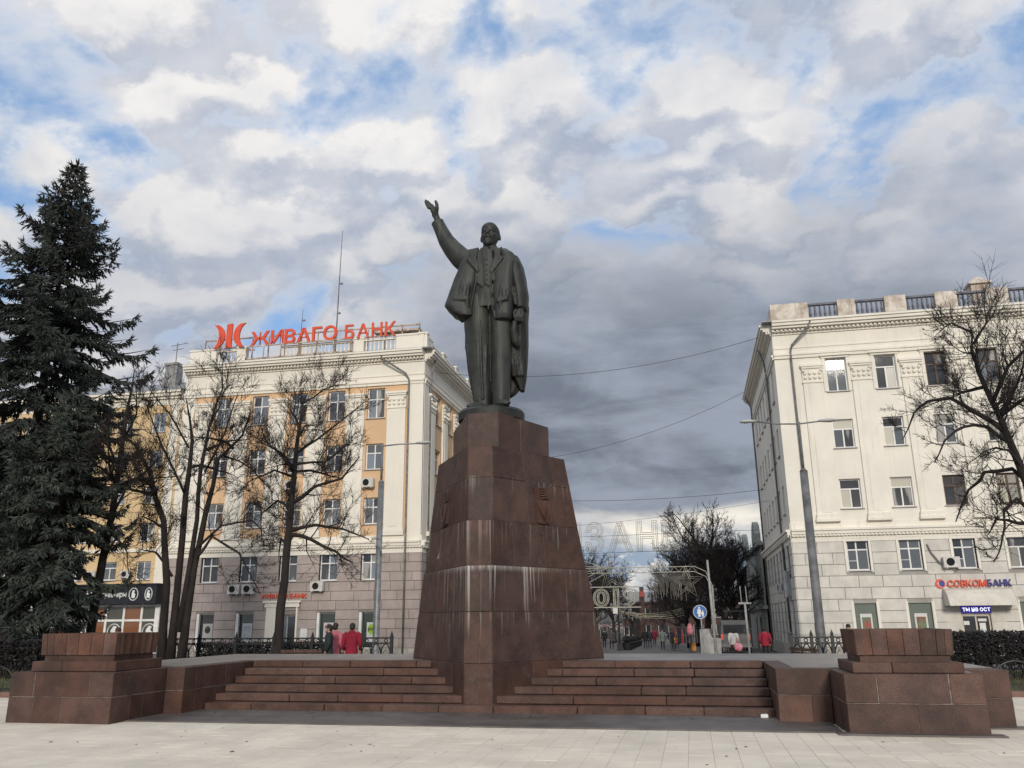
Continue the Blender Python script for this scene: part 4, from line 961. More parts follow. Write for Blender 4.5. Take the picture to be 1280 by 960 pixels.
# the bank's door, LED board, awning, and lettering
cream_d = mat('cream_door_frame', (.60, .55, .44), .5, .08)
window(RB, Tf2, 0, 14.05, 15.45, -.45, 1.62, 'pair', cream_d, [GL[0]], .10, False, label='glazed double door under the awning')
pn = MB(); pn.box(14.05, 15.45, -.12, -.08, 1.62, 2.06, Tf2); pn.box(13.30, 14.03, -.10, .04, -.45, 2.3, Tf2); pn.box(15.47, 16.2, -.10, .04, -.45, 2.3, Tf2); pn.build('door_surround', cream_d, RB)
nt = MB(); nt.box(14.88, 15.18, -.075, -.06, .35, 1.2, Tf2); nt.box(14.83, 15.25, -.075, -.06, 1.28, 1.42, Tf2); nt.box(14.12, 14.4, -.075, -.06, 1.1, 1.3, Tf2); nt.build('notice', WHITEP, RB)
LED = mat('blue_display', (.02, .012, .16), .3, 0, 1, bump=0, emit=.8)
LEDW = mat('lit_display_letters', (.85, .88, 1.0), .3, 0, 1, bump=0, emit=1.0)
ld = MB(); ld.box(14.05, 15.55, -.05, .05, 1.70, 2.10, Tf2); led = ld.build('display_board', LED, RB)
lettering(led, 'ты на ост', (14.12, 49.94, 1.80), (1, 0, 0), (0, 0, 1), .24, LEDW, .03, .02, .10, 1.36)
AWN = mat('white_awning_cloth', (.66, .62, .54), .8, .08, 1.2, bump=.1, streak=.2)
aw = MB()
ap = [(.06, 2.98), (.40, 2.90), (.72, 2.66), (.95, 2.30), (1.02, 2.10)]
for (n0, z0), (n1, z1) in zip(ap[:-1], ap[1:]):
    for k in range(4):
        ua, ub = 13.3+k*.815, 13.3+(k+1)*.815
        aw.hexa([Tf2(ua, n0, z0), Tf2(ub, n0, z0), Tf2(ub, n1, z1), Tf2(ua, n1, z1)], [Tf2(ua, n0, z0-.02), Tf2(ub, n0, z0-.02), Tf2(ub, n1, z1-.02), Tf2(ua, n1, z1-.02)])
awn = aw.build('awning', AWN, RB)
for u in (13.27, 16.575):
    e = MB(); e.prism([(n_, z_) for n_, z_ in ap]+[(.06, 2.1)], u, u+.015, lambda x, y, z: Tf2(y, x, z)); e.build('awning_end', AWN, awn)
sb = [RED]*6+[BLUE]*4
lettering(RB, 'СОВКОМБАНК', (13.55, 49.86, 3.06), (1, 0, 0), (0, 0, 1), .36, RED, .026, .07, .10, 3.15, mats=sb)
lg = MB(); lg.prism([(13.2+.25*cos(2*pi*k/20), 3.24+.25*sin(2*pi*k/20)) for k in range(20)], .06, .10, Tf2); rl = lg.build('round_logo', RED, RB)
lg = MB(); lg.prism([(13.27+.15*cos(2*pi*k/16), 3.25+.17*sin(2*pi*k/16)) for k in range(16)], .10, .115, Tf2); lg.build('logo_centre', BLUE, rl)
lg = MB(); lg.prism([(13.16, 3.10), (13.27, 3.05), (13.22, 3.25), (13.32, 3.42), (13.18, 3.38), (13.06, 3.25)], .10, .108, Tf2); lg.build('logo_swirl', WHITEP, rl)
aircon(RB, Tf2, 0, 13.45, 4.08); aircon(RB, Tl, -pi/2, 53.0, 3.0); aircon(RB, Tl, -pi/2, 55.6, 3.05)
b = MB(); b.tube([(12.8, 49.9, 5.35), (12.95, 49.86, 4.9), (13.3, 49.82, 4.35), (13.5, 49.8, 4.25)], .04, 5); b.build('hose', PIPE, RB)
cb = MB(); cb.box(52.2, 53.0, .05, .42, 2.7, 4.2, Tl); cb.box(53.2, 53.9, .05, .35, 2.9, 3.6, Tl); cb.build('meter_cabinet', mat('grey_cabinet', (.33, .34, .34), .5, .2), RB)

# ------------------------------------------------------------------ the yellow wing and its souvenir shop, behind the spruces
YB = thing('yellow_apartment_building', 'yellow apartment block with white trim and a metal roof behind the spruces', 'building', (0, 0, 0))
YX0, YX1, YY = -92.0, -40.1, 60.0; Ty = Tfront(YY)
yr = [(16.71, 18.34), (13.85, 15.2), (10.85, 12.25), (7.85, 9.27), (4.85, 6.27)]
yc = [(-42.85-3.05*k, -41.55-3.05*k) for k in range(15)]
m = MB(); wall_holes(m, Ty, YX0, YX1, 4.5, 19.0, [(a, b, c_, d) for a, b in yc for c_, d in yr], .25); m.build('upper_wall', YELLOW, YB)
random.seed(61)
for k, (a, b) in enumerate(yc[:9]):
    for c_, d in yr: window(YB, Ty, 0, a, b, c_, d, random.choice(['cross', 'pair', 'tee']), WHITEF, [GL[0], GL[4], GL[2], GL[5]], .14)
for k, (a, b) in enumerate(yc[9:]):
    for c_, d in yr: window(YB, Ty, 0, a, b, c_, d, 'pair', WHITEF, [GL[0]], .14, False)
m = MB(); cornice(m, Ty, YX0, YX1, 19.0, ((0, .5, .04), (.5, .7, .22), (.7, .95, .45), (.95, 1.15, .6))); m.box(YX1-1.0, YX1-.15, -.02, .14, 4.5, 19, Ty); m.box(YX0, YX1, -.02, .12, 7.0, 7.25, Ty); m.build('trim', CREAM, YB)
m = MB(); m.hexa([(YX0, YY-.65, 20.15), (YX1+.6, YY-.65, 20.15), (YX1+.6, YY+12, 20.15), (YX0, YY+12, 20.15)], [(YX0, YY+3.6, 22.0), (YX1+.6, YY+3.6, 22.0), (YX1+.6, YY+8, 22.0), (YX0, YY+8, 22.0)]); m.build('roof', ROOFM, YB)
m = MB(); m.box(-43.2, -42.1, 61.5, 62.4, 20.3, 23.0); m.box(-43.3, -42.0, 61.4, 62.5, 23.0, 23.2); ch_ = m.build('chimney', mat('grey_chimney', (.33, .33, .32), .9, .3, 2), YB)
m = MB(); m.tube([(-42.6, 62, 23.2), (-42.6, 62, 25.2)], .04, 5); m.tube([(-43.2, 62, 24.9), (-41.6, 62, 25.1)], .03, 4); m.tube([(-43.0, 62, 24.5), (-42.0, 62, 24.6)], .03, 4); m.build('aerial', PIPE, ch_)
shell(YB, YX0, YX1, YY+.28, YY+12, -1, 20.1, DARKI)
m = MB(); wall_holes(m, Ty, YX0, -51.0, -1.2, 4.5, [(-53.6, -51.9, -.6, 1.5), (-60, -57, -.6, 2.6), (-66, -63, -.6, 2.6)], .25); m.box(YX1+.0, YX1+.05, -12, 0, -1, 20, Ty); m.build('ground_floor_wall', GREYB, YB)
for k in range(6):
    for a, b in ((-51.9, -51.0), (-56.0, -54.6)): piece('stone_block', a, b, YY-.06, YY+.02, -.4+k*.62, .1+k*.62, GREYB, YB)
window(YB, Ty, 0, -53.6, -51.9, -.6, 1.5, 'pair', WHITEF, [GL[0]], .1, True)
for a, b in ((-60, -57), (-66, -63)): window(YB, Ty, 0, a, b, -.6, 2.6, 'pair', WHITEF, [GL[0]], .1, True)
aircon(YB, Ty, 0, -43.9, 5.0); aircon(YB, Ty, 0, -47.0, 5.0)
WARM = glass('shop_glass_warm', (.21, .085, .035), spec=.7); SHG = glass('shop_glass_dim', (.07, .072, .055))
NAVY = mat('navy_fascia', (.012, .013, .02), .45, .15, 2, bump=0)
EMB = poster_mat('shop_emblem', (.03, .035, .03), 'disc', (.5, .5, .48), .5, .5, .48, (.05, .05, .05))
xs = [-51.0, -49.5, -48.0, -46.5, -44.97, -43.42, -41.87, -40.4]
sf = MB()
for x in xs: sf.box(x-.09, x+.09, -.1, .06, -1, 3.0, Ty)
for z in (1.78, 2.88, -.6): sf.box(-51.0, -40.4, -.1, .05, z-.08, z+.08, Ty)
sf.box(-40.7, -40.35, -.1, .09, -1, 2.97, Ty)
sf_ = sf.build('shopfront_frame', WHITEF, YB)
random.seed(5)
for i, (a, b) in enumerate(zip(xs[:-1], xs[1:])):
    for z0, z1 in ((-.52, 1.7), (1.86, 2.8)):
        pm_ = MB(); pm_.box(a+.09, b-.09, -.06, -.04, z0, z1, Ty); pm_.build('pane', WARM if (i in (1, 3, 5)) else SHG, sf_)
    if i % 2 == 0:
        pm_ = MB(); c0 = (a+b)/2; pm_.tube([Ty(c0+.56*cos(2*pi*k/18), -.02, .95+.56*sin(2*pi*k/18)) for k in range(19)], .045, 4)
        pm_.prism([(c0-.25, .6), (c0+.2, .55), (c0+.3, .9), (c0+.1, 1.05), (c0+.22, 1.32), (c0-.05, 1.38), (c0-.28, 1.05)], -.035, -.02, Ty); pm_.build('window_emblem', WHITEP, sf_)
fs = MB(); fs.box(-51.0, -40.2, -.1, .9, 3.0, 4.42, Ty); fs.box(-51.2, -40.1, -.1, 1.0, 4.42, 4.52, Ty)
fas = fs.build('shop_fascia', NAVY, YB)
lettering(fas, 'сувениры', (-44.95, 59.07, 3.52), (1, 0, 0), (0, 0, 1), .42, WHITEP, .012, .03, .12, 2.2)
for c0, rx in ((-42.15, .38), (-40.85, .30), (-46.2, .36)):
    e = MB(); e.tube([Ty(c0+rx*cos(2*pi*k/18), .92, 3.72+.46*sin(2*pi*k/18)) for k in range(19)], .04, 4)
    e.prism([(c0-.14, 3.45), (c0+.12, 3.42), (c0+.17, 3.72), (c0+.04, 3.8), (c0+.10, 4.0), (c0-.08, 4.02), (c0-.16, 3.75)], .905, .93, Ty); e.build('fascia_emblem', WHITEP, fas)
# ------------------------------------------------------------------ helpers for placing things where the photograph shows them
def at(px, py, Y):
    d = right*((px-640)/1042.5)+down*((py-480)/1042.5)+fwd
    k = Y/d.y; return Vector((d.x*k, Y, CAM_H+d.z*k))

# ------------------------------------------------------------------ bare trees
BARK = mat('dark_bark', (.027, .021, .018), .95, .35, 5, bump=.5, bscale=12, stretch=(1, 1, .35))
BARK2 = mat('street_bark', (.030, .025, .023), .95, .35, 5, bump=.3)
TWIG = mat('twig_bark', (.021, .016, .014), .95, .25, 6, bump=0)
rnd = random.Random(3)
def wander(p, d, L, n, wob, trop=0.0, sag=0.0):
    pts = [p.copy()]; d = d.normalized()
    for i in range(n):
        d = (d+Vector((rnd.gauss(0, wob), rnd.gauss(0, wob), rnd.gauss(0, wob)+trop-sag*(1-i/n)))).normalized()
        p = p+d*(L/n); pts.append(p)
    return pts
def side(t):
    v = Vector((rnd.gauss(0, 1), rnd.gauss(0, 1), rnd.gauss(0, 1))); v -= t*v.dot(t); return v.normalized()
def at_len(pts, f):
    k = f*(len(pts)-1); i = min(int(k), len(pts)-2); g = k-i
    return pts[i].lerp(pts[i+1], g), (pts[i+1]-pts[i]).normalized()
def sprout(tw, limb, r0, r1, nb, L, dens, start=.25, flat=1.0, trop=.075, lw=.009, sub=7):
    """branches, twigs and twiglets along one limb"""
    for k in range(nb):
        f = start+(1-start)*(k+rnd.random())/nb; p, t = at_len(limb, min(f, .995)); s = side(t); s.y *= flat
        d = (t*rnd.uniform(.3, .9)+s*1.0+Vector((0, 0, .35))).normalized(); l = L*rnd.uniform(.55, 1.1)*(1.15-.65*f)
        br = wander(p, d, l, 7, .13, trop); ra = max(lw*1.3, (r0+(r1-r0)*f)*.36)
        tw.tube(br, [ra+(lw*.6-ra)*min(1, i/5) for i in range(8)], 4, False)
        for q in range(int(dens*rnd.uniform(.7, 1.2))):
            g_ = rnd.uniform(.2, 1); p2, t2 = at_len(br, min(g_, .99)); d2 = (t2*.8+side(t2)*rnd.uniform(.5, 1)+Vector((0, 0, .28))).normalized()
            l2 = l*.50*rnd.uniform(.5, 1.25); b2 = wander(p2, d2, l2, 4, .13, trop*.8)
            tw.tube(b2, [lw, lw*.85, lw*.75, lw*.6, lw*.4], 3, False)
            for h in range(sub):
                p3, t3 = at_len(b2, rnd.uniform(.25, .99)); d3 = (t3*.9+side(t3)*.8).normalized(); l3 = l2*.55*rnd.uniform(.5, 1.25)
                tw.tube(wander(p3, d3, l3, 2, .12, .05), [lw*.6, lw*.5, lw*.3], 3, False)
def bare_tree(name, label, Y, trunk, limbs, nb=12, L=1.7, dens=9, depth=1.6, group=None, sub=7):
    """trunk and limbs: lists of (px, py, radius); limbs spread towards and away from the viewer as well"""
    base = at(trunk[0][0][0], trunk[0][0][1], Y); base.z = gz(Y)
    t = thing(name, label, 'tree', base, 0, group); tk, tw = MB(), MB()
    rel = lambda q, dy=0: at(q[0], q[1], Y)+Vector((0, dy, 0))-base
    for ti, st in enumerate(trunk):
        pts = [rel(q, .0 if ti == 0 else rnd.uniform(-.12, .12)*i) for i, q in enumerate(st)]
        if ti == 0 or st[0][1] > 800: pts[0].z = -.05
        fine = []; rr = []
        for i in range(len(pts)-1):
            for f in (0, .5):
                fine.append(pts[i].lerp(pts[i+1], f)+Vector((rnd.gauss(0, .02), rnd.gauss(0, .02), 0))*(1 if i+f else 0)); rr.append(st[i][2]+(st[i+1][2]-st[i][2])*f)
        fine.append(pts[-1]); rr.append(st[-1][2]); rr = [q*.78 for q in rr]; rr[0] *= 1.25
        tk.tube(fine, rr, 9)
        sprout(tw, fine, st[0][2], st[-1][2], nb, L*.55, dens, .34, sub=sub)
    for lm in limbs:
        sgn = rnd.choice((-1, 1))*depth*rnd.uniform(.2, 1)
        pts = [rel(q, sgn*(i/(len(lm)-1))**1.2) for i, q in enumerate(lm)]; fine = []; rr = []
        for i in range(len(pts)-1):
            for f in (0, .5): fine.append(pts[i].lerp(pts[i+1], f)+Vector((rnd.gauss(0, .03), rnd.gauss(0, .03), rnd.gauss(0, .03)))*(1 if i+f else 0)); rr.append(lm[i][2]+(lm[i+1][2]-lm[i][2])*f)
        fine.append(pts[-1]); rr.append(lm[-1][2])
        rr = [q*.82 for q in rr]; tk.tube(fine, rr, 6); sprout(tw, fine, lm[0][2], lm[-1][2], nb, L, dens, .15, sub=sub)
    # a few limbs straight towards and away from the viewer, so that the crown is round
    for k in range(5):
        st = trunk[k % len(trunk)]; f = rnd.uniform(.4, .7); i = min(int(f*(len(st)-1)), len(st)-2); p = rel(st[i]).lerp(rel(st[i+1]), .5)
        d = Vector((rnd.uniform(-.5, .5), rnd.choice((-1, 1)), .35)); lb = wander(p, d, 2.3, 6, .12, .02); tk.tube(lb, [.06, .055, .05, .04, .03, .022, .015], 6); sprout(tw, lb, .06, .015, nb, L, dens, .15, sub=sub)
    tk.build('trunk', BARK, t, True, fix=False); tw.build('crown', TWIG, t, False, fix=False)
    return t
bare_tree('bare_tree', 'bare tree with one straight dark trunk in front of the orange facade', 26.9,
    [[(347, 822, .21), (351, 760, .19), (358, 690, .165), (365, 620, .13), (372, 560, .10), (376, 525, .065), (380, 500, .02)]],
    [[(362, 668, .10), (388, 672, .08), (415, 690, .06), (434, 702, .03)], [(361, 664, .09), (390, 655, .07), (424, 660, .05), (452, 672, .02)], [(366, 628, .09), (392, 609, .07), (424, 598, .05), (444, 568, .02)],
     [(371, 598, .07), (348, 590, .05), (326, 602, .03), (316, 622, .015)], [(372, 566, .07), (391, 545, .05), (415, 516, .035), (436, 488, .015)], [(374, 540, .06), (358, 512, .04), (345, 478, .015)], [(365, 640, .07), (342, 622, .05), (318, 640, .03), (310, 670, .015)],
     [(376, 505, .04), (398, 482, .03), (420, 470, .012)], [(361, 690, .07), (344, 672, .05), (335, 690, .02)], [(371, 580, .06), (400, 575, .045), (430, 545, .02)]], 11, 1.6, 8)
bare_tree('bare_tree', 'bare tree splitting from the ground into several upright stems beside the souvenir shop', 26.6,
    [[(203, 822, .20), (209, 730, .16), (203, 650, .13), (187, 590, .10), (168, 556, .07), (148, 540, .03)], [(213, 822, .19), (224, 720, .15), (232, 620, .13), (238, 550, .08), (234, 498, .02)],
     [(226, 822, .19), (241, 710, .14), (254, 640, .12), (276, 575, .08), (306, 545, .05), (322, 520, .02)], [(224, 790, .14), (247, 650, .10), (254, 590, .09), (263, 535, .06), (271, 500, .02)]],
    [[(238, 705, .08), (262, 672, .065), (290, 690, .05), (301, 722, .03), (306, 742, .015)], [(241, 690, .07), (275, 655, .05), (310, 650, .035), (325, 668, .015)], [(205, 660, .07), (180, 648, .05), (150, 640, .02)], [(196, 612, .06), (172, 618, .04), (150, 600, .02)],
     [(232, 620, .06), (212, 560, .05), (205, 510, .02)], [(236, 560, .05), (222, 520, .04), (205, 490, .015)], [(256, 590, .05), (290, 545, .04), (318, 500, .015)], [(262, 530, .045), (288, 490, .03), (300, 470, .012)], [(215, 720, .06), (190, 690, .045), (160, 685, .02)], [(280, 570, .05), (310, 585, .035), (325, 610, .015)]], 11, 1.6, 8)
bare_tree('bare_tree', 'dark leaning bare tree rising between the spruces and the souvenir shop sign', 25.6,
    [[(110, 822, .20), (118, 760, .19), (128, 700, .17), (140, 640, .14), (152, 570, .11), (160, 512, .07), (168, 462, .02)]],
    [[(142, 640, .07), (165, 612, .05), (186, 600, .02)], [(150, 590, .07), (128, 548, .05), (120, 520, .02)], [(128, 704, .07), (152, 672, .05), (172, 690, .03), (182, 720, .015)], [(156, 545, .05), (180, 520, .04), (190, 488, .015)], [(138, 650, .05), (112, 640, .035), (96, 650, .02)]], 11, 1.6, 8)
bare_tree('bare_tree', 'bare tree with down-arching black limbs before the right end of the cream building', 25.8,
    [[(1318, 822, .21), (1304, 700, .19), (1286, 604, .16), (1258, 540, .12), (1240, 502, .10), (1224, 465, .075), (1216, 435, .05), (1213, 408, .02)]],
    [[(1258, 541, .11), (1226, 516, .09), (1194, 494, .07), (1168, 492, .05), (1150, 508, .035), (1140, 540, .015)], [(1240, 504, .08), (1252, 462, .06), (1276, 442, .05), (1300, 430, .03)], [(1290, 610, .09), (1268, 583, .075), (1242, 586, .06), (1223, 605, .045), (1215, 645, .02)],
     [(1300, 655, .08), (1266, 656, .06), (1240, 652, .04), (1222, 672, .015)], [(1262, 553, .08), (1230, 537, .065), (1196, 537, .05), (1168, 560, .035), (1150, 590, .015)], [(1226, 470, .06), (1208, 446, .045), (1190, 452, .02)], [(1217, 430, .05), (1238, 398, .035), (1250, 372, .015)], [(1296, 640, .08), (1270, 622, .06), (1252, 640, .045), (1246, 680, .03), (1232, 705, .015)],
     [(1248, 520, .07), (1268, 500, .05), (1296, 500, .03)], [(1280, 590, .07), (1258, 565, .05), (1238, 560, .035), (1215, 575, .015)], [(1214, 415, .05), (1192, 400, .035), (1176, 412, .012)]], 10, 1.5, 7)

# ------------------------------------------------------------------ spruces
NEED = mat('spruce_needles', (.044, .054, .046), .9, .5, 1.3, col2=(.015, .019, .017), bump=0, objvar=0)
NEED2 = mat('spruce_needles_green', (.052, .064, .050), .9, .5, 1.3, col2=(.018, .024, .019), bump=0)
CONE = mat('spruce_cone', (.07, .035, .02), .9, .3, 4, bump=0)
def spruce(label, X, Y, H, R, seed, nm, lean=0.0, z0=1.9, fine=1.0):
    R_ = random.Random(seed); t = thing('spruce_tree', label, 'tree', (X, Y, gz(Y)), 0, 'spruces at the left')
    tk = MB(); tk.tube([(0, 0, -.05), (.03, 0, H*.3), (lean*.5, 0, H*.65), (lean, 0, H*.985)], [.26*H/20+.05, .2*H/20+.03, .10*H/20+.02, .015], 9); tk.build('trunk', BARK, t, True)
    V, F = [], []; br = MB(); CV = MB()
    def spindle(p, d, l, r):
        a = d.orthogonal().normalized(); b = d.cross(a); m = p+d*(l*.38); k = len(V)
        V.append(tuple(p)); ph = R_.random()*6
        for q in range(3): V.append(tuple(m+(a*cos(ph+q*2.094)+b*sin(ph+q*2.094))*r*R_.uniform(.6, 1.35)))
        V.append(tuple(p+d*l))
        for q in range(3): F.append((k, k+1+q, k+1+(q+1) % 3)); F.append((k+4, k+1+(q+1) % 3, k+1+q))
    z = z0
    while z < H-.15:
        f = (H-z)/(H-z0); nb = R_.randint(5, 7) if f > .12 else 4
        prof = R*min(1, (f*2.15)**.86+.02)*(1 if f < .7 else 1-.22*(f-.7)/.3)
        a0 = R_.random()*6
        for k in range(nb):
            az_ = a0+2*pi*k/nb+R_.gauss(0, .22); L = prof*R_.uniform(.55, 1.2)
            o = Vector((cos(az_), sin(az_), 0)); sl0 = .42 if f < .3 else (.10 if f < .6 else -.12)
            p = Vector((lean*z/H, 0, z)); pts = [p]; n = 9
            for i in range(n):
                u = i/n; sl_ = sl0-.62*sin(pi*min(1, u*1.15))*(.5+.6*f)+(.9 if u > .62 else 0)*min(1, (u-.62)*3)
                p = p+(o+Vector((R_.gauss(0, .05), R_.gauss(0, .05), sl_))).normalized()*(L/n); pts.append(p)
            br.tube(pts[::3]+[pts[-1]] if (len(pts)-1) % 3 else pts[::3], [.035*L/3+.012, .028*L/3+.01, .018*L/3+.006, .006][:len(pts[::3])+(1 if (len(pts)-1) % 3 else 0)], 4, False)
            perp = Vector((-o.y, o.x, 0)); m = max(4, int(L*9.5*fine))
            for i in range(m):
                u = .12+.88*(i+R_.random())/m; q, tt = at_len(pts, min(u, .995)); s = 1 if i % 2 else -1
                l = (.36+.42*L/3)*(1.12-u*.72)*R_.uniform(.6, 1.2)
                d1 = (tt*.75+perp*s*R_.uniform(.5, 1)+Vector((0, 0, R_.uniform(-.38, .06)))).normalized()
                c2 = max(2, int(l/.085))
                for w_ in range(c2):
                    qq = q+d1*(l*w_/c2)+Vector((0, 0, -.10*(w_/c2)**2)); spindle(qq, (d1+Vector((R_.gauss(0, .22), R_.gauss(0, .22), -.12*w_/c2+R_.gauss(0, .18)))).normalized(), .25*R_.uniform(.8, 1.25), .034)
                    for _ in range(2): spindle(qq, (d1*.5+perp*R_.uniform(-1, 1)+Vector((0, 0, R_.uniform(-.9, -.1)))).normalized(), .23*R_.uniform(.7, 1.4), .030)
            for w_ in range(3): spindle(pts[-1], ((pts[-1]-pts[-2]).normalized()+Vector((R_.gauss(0, .3), R_.gauss(0, .3), R_.gauss(.1, .2)))).normalized(), .32, .032)
            if f < .30 and L > .5:
                for w_ in range(3):
                    q, tt = at_len(pts, R_.uniform(.5, .95)); CV.tube([q, q+Vector((0, 0, -.09)), q+Vector((0, 0, -.17))], [.02, .035, .012], 5)
        z += (.31+.22*f)*R_.uniform(.75, 1.25)
    for w_ in range(14): spindle(Vector((lean, 0, H-.35+.03*w_)), Vector((R_.gauss(0, .35), R_.gauss(0, .35), 1)).normalized(), .3, .04)
    me = bpy.data.meshes.new('foliage'); me.from_pydata(V, [], F); me.materials.append(nm); link('crown', me, t)
    o = br.build('branches', BARK, t, False, fix=False); o['kind'] = 'stuff'
    if CV.v: CV.build('cones', CONE, t, False, fix=False)['kind'] = 'stuff'
    return t
a = at(4, 800, 26.0); spruce('tall dark spruce with drooping tiers reaching above the yellow building', a.x, 26.0, 19.5, 3.45, 4, NEED, .15, 2.6)
a = at(52, 800, 24.0); spruce('shorter green spruce with a bare lower trunk in front of the souvenir shop', a.x, 24.0, 9.2, 2.2, 8, NEED2, 0, 1.5)

# ------------------------------------------------------------------ lawns, kerbs, hedges, fences
LAWN = mat('lawn_soil', (.085, .075, .04), .95, .3, 1.5, col2=(.05, .06, .028), bump=.4)
GRASS = mat('grass_blades', (.055, .075, .025), .8, .4, 2, col2=(.10, .085, .04), bump=0)
KERB = mat('red_kerb', (.20, .115, .09), .9, .2, 3, fine=.3)
for nm_, x0, x1, y0, y1 in (('left', -45, -12.4, 17.4, 27.7), ('right', 6.1, 40, 19.7, 27.7)):
    b = MB(); b.box(x0, x1, y0, y1, -.1, .06); tag(b.build('lawn', LAWN), kind='structure')
    b = MB(); b.box(x0, x1+.12, y0-.14, y0-.002, -.1, .11); b.box(x1+.002 if x1 < 0 else x0-.14, x1+.14 if x1 < 0 else x0-.002, y0, y1, -.1, .112); tag(b.build('kerb', KERB), kind='structure')
gm = MB(); R_ = random.Random(2)
for k in range(16000):
    if k % 2: x, y = R_.uniform(-24, -12.5), R_.uniform(17.5, 27)
    else: x, y = R_.uniform(6.2, 16), R_.uniform(19.8, 27)
    h = R_.uniform(.04, .11); a = R_.random()*6; dx_, dy_ = .012*cos(a), .012*sin(a); lx, ly = R_.gauss(0, .03), R_.gauss(0, .03)
    k0 = len(gm.v); gm.v += [(x-dx_, y-dy_, .058), (x+dx_, y+dy_, .058), (x+lx, y+ly, .06+h)]; gm.f.append((k0, k0+1, k0+2)); gm.mi.append(0)
tag(gm.build('grass', GRASS, fix=False), kind='stuff')
HEDGE = mat('hedge_leaves', (.012, .011, .012), .8, .4, 5, col2=(.02, .016, .014), bump=0)
def hedge(label, x0, x1, y, dep, z0, z1, n, seed):
    R_ = random.Random(seed); t = thing('hedge', label, 'hedge', ((x0+x1)/2, y, gz(y)), 0, 'dark hedges by the iron fences'); cxh = (x0+x1)/2
    lv, st = MB(), MB()
    for k in range(n):
        x, yy, z = R_.uniform(x0, x1)-cxh, R_.uniform(-dep, dep), z0+(z1-z0)*R_.random()**.8+R_.gauss(0, .015)
        a, b_ = R_.random()*6, R_.uniform(-1, 1); s = R_.uniform(.03, .06)
        u = Vector((cos(a), sin(a), b_)).normalized()*s; w_ = u.orthogonal().normalized()*s*.6; p = Vector((x, yy, z))
        k0 = len(lv.v); lv.v += [tuple(p-u), tuple(p+w_), tuple(p+u), tuple(p-w_)]; lv.f.append((k0, k0+1, k0+2, k0+3)); lv.mi.append(0)
    for k in range(int((x1-x0)*9)):
        x = R_.uniform(x0, x1)-cxh; p = Vector((x, R_.uniform(-dep, dep)*.6, 0))
        for q in range(3): st.tube(wander(p, Vector((R_.gauss(0, .35), R_.gauss(0, .2), 1)), z1*R_.uniform(.8, 1.0), 4, .18), [.012, .01, .008, .006, .004], 3, False)
    lv.build('leaves', HEDGE, t, fix=False); st.build('stems', TWIG, t, fix=False)
hedge('dark clipped hedge standing behind the hoop fence at the right edge', 5.75, 12.5, 23.6, .30, .42, 1.21, 15000, 1)
hedge('long dark hedge along the iron fence at the left edge, before the spruces', -27.5, -18.6, 22.2, .30, .30, 1.14, 14000, 2)
hedge('low dark shrub row inside the iron fence between the two bare trees', -17.4, -11.9, 28.5, .35, .1, .95, 7000, 3)
def iron_fence(label, x0, x1, y, bay, h, group, oval, finial=True):
    n = max(1, round((x1-x0)/bay)); bw = (x1-x0)/n; t = thing('iron_fence', label, 'fence', (x0, y, gz(y)), 0, group)
    b = MB(); b.box(-.048, .048, -.048, .048, -.02, h+.04)
    if finial: b.ball((0, 0, h+.08), (.05, .05, .06), 6, 4); b.tube([(0, 0, h+.12), (0, 0, h+.20)], [.03, .004], 5)
    post = b.mesh('fence_post', IRON)
    s = MB()
    for z in (h-.03, h-.20, .12): s.box(.036, bw-.036, -.015, .015, z-.026, z+.026)
    k = max(2, round(bw/oval)); ow = (bw-.07)/k
    for i in range(k):
        c_ = .035+ow*(i+.5)
        s.tube([(c_+.055*cos(2*pi*q/8), 0, h-.115+.055*sin(2*pi*q/8)) for q in range(9)], .016, 4, False)
        zc, hz_ = (h-.22+.14)/2, (h-.22-.14)/2
        for sg_ in (-1, 1): s.tube([(c_+sg_*ow*.47*cos(a), 0, zc+hz_*sin(a)) for a in [radians(-88+176*q/8) for q in range(9)]], .020, 4, False)
        s.tube([(c_+ow*.5, 0, .14), (c_+ow*.5, 0, h-.22)], .014, 4, False)
        s.tube([(c_-ow*.45, 0, zc), (c_, 0, zc+hz_*.5), (c_+ow*.45, 0, zc), (c_, 0, zc-hz_*.5), (c_-ow*.45, 0, zc)], .013, 4, False)
    pan = s.mesh('scrollwork', IRON)
    for i in range(n+1): link('fence_post', post, t).location = (i*bw, 0, 0)
    for i in range(n): link('scrollwork', pan, t).location = (i*bw, 0, 0)
iron_fence('black cast iron fence with oval scrolls along the left side, behind the bare trees', -27.2, -9.98, 28.0, 1.43, 1.10, 'black iron fences', .36)
iron_fence('black cast iron fence with spiked posts in front of the cream building', 2.93, 12.6, 28.0, .62, 1.06, 'black iron fences', .31)
def hoop_fence(label, x0, y, n, w_):
    t = thing('hoop_fence', label, 'fence', (x0, y, .05), 0, 'low hoop fences round the lawns')
    b = MB(); b.tube([(w_/2-w_*.62*cos(pi*q/12), 0, .58*sin(pi*q/12)) for q in range(13)], .018, 5); hp = b.mesh('hoop', IRON)
    for i in range(n): link('hoop', hp, t).location = (i*w_, 0, 0)
    b = MB(); b.box(-.2, n*w_+.2, -.012, .012, .06, .09); b.build('rail', IRON, t)
hoop_fence('low black hoop fence edging the lawn at the far left', -26.0, 18.0, 12, .85); hoop_fence('low black hoop fence edging the lawn at the far right', 6.4, 21.0, 9, .85)

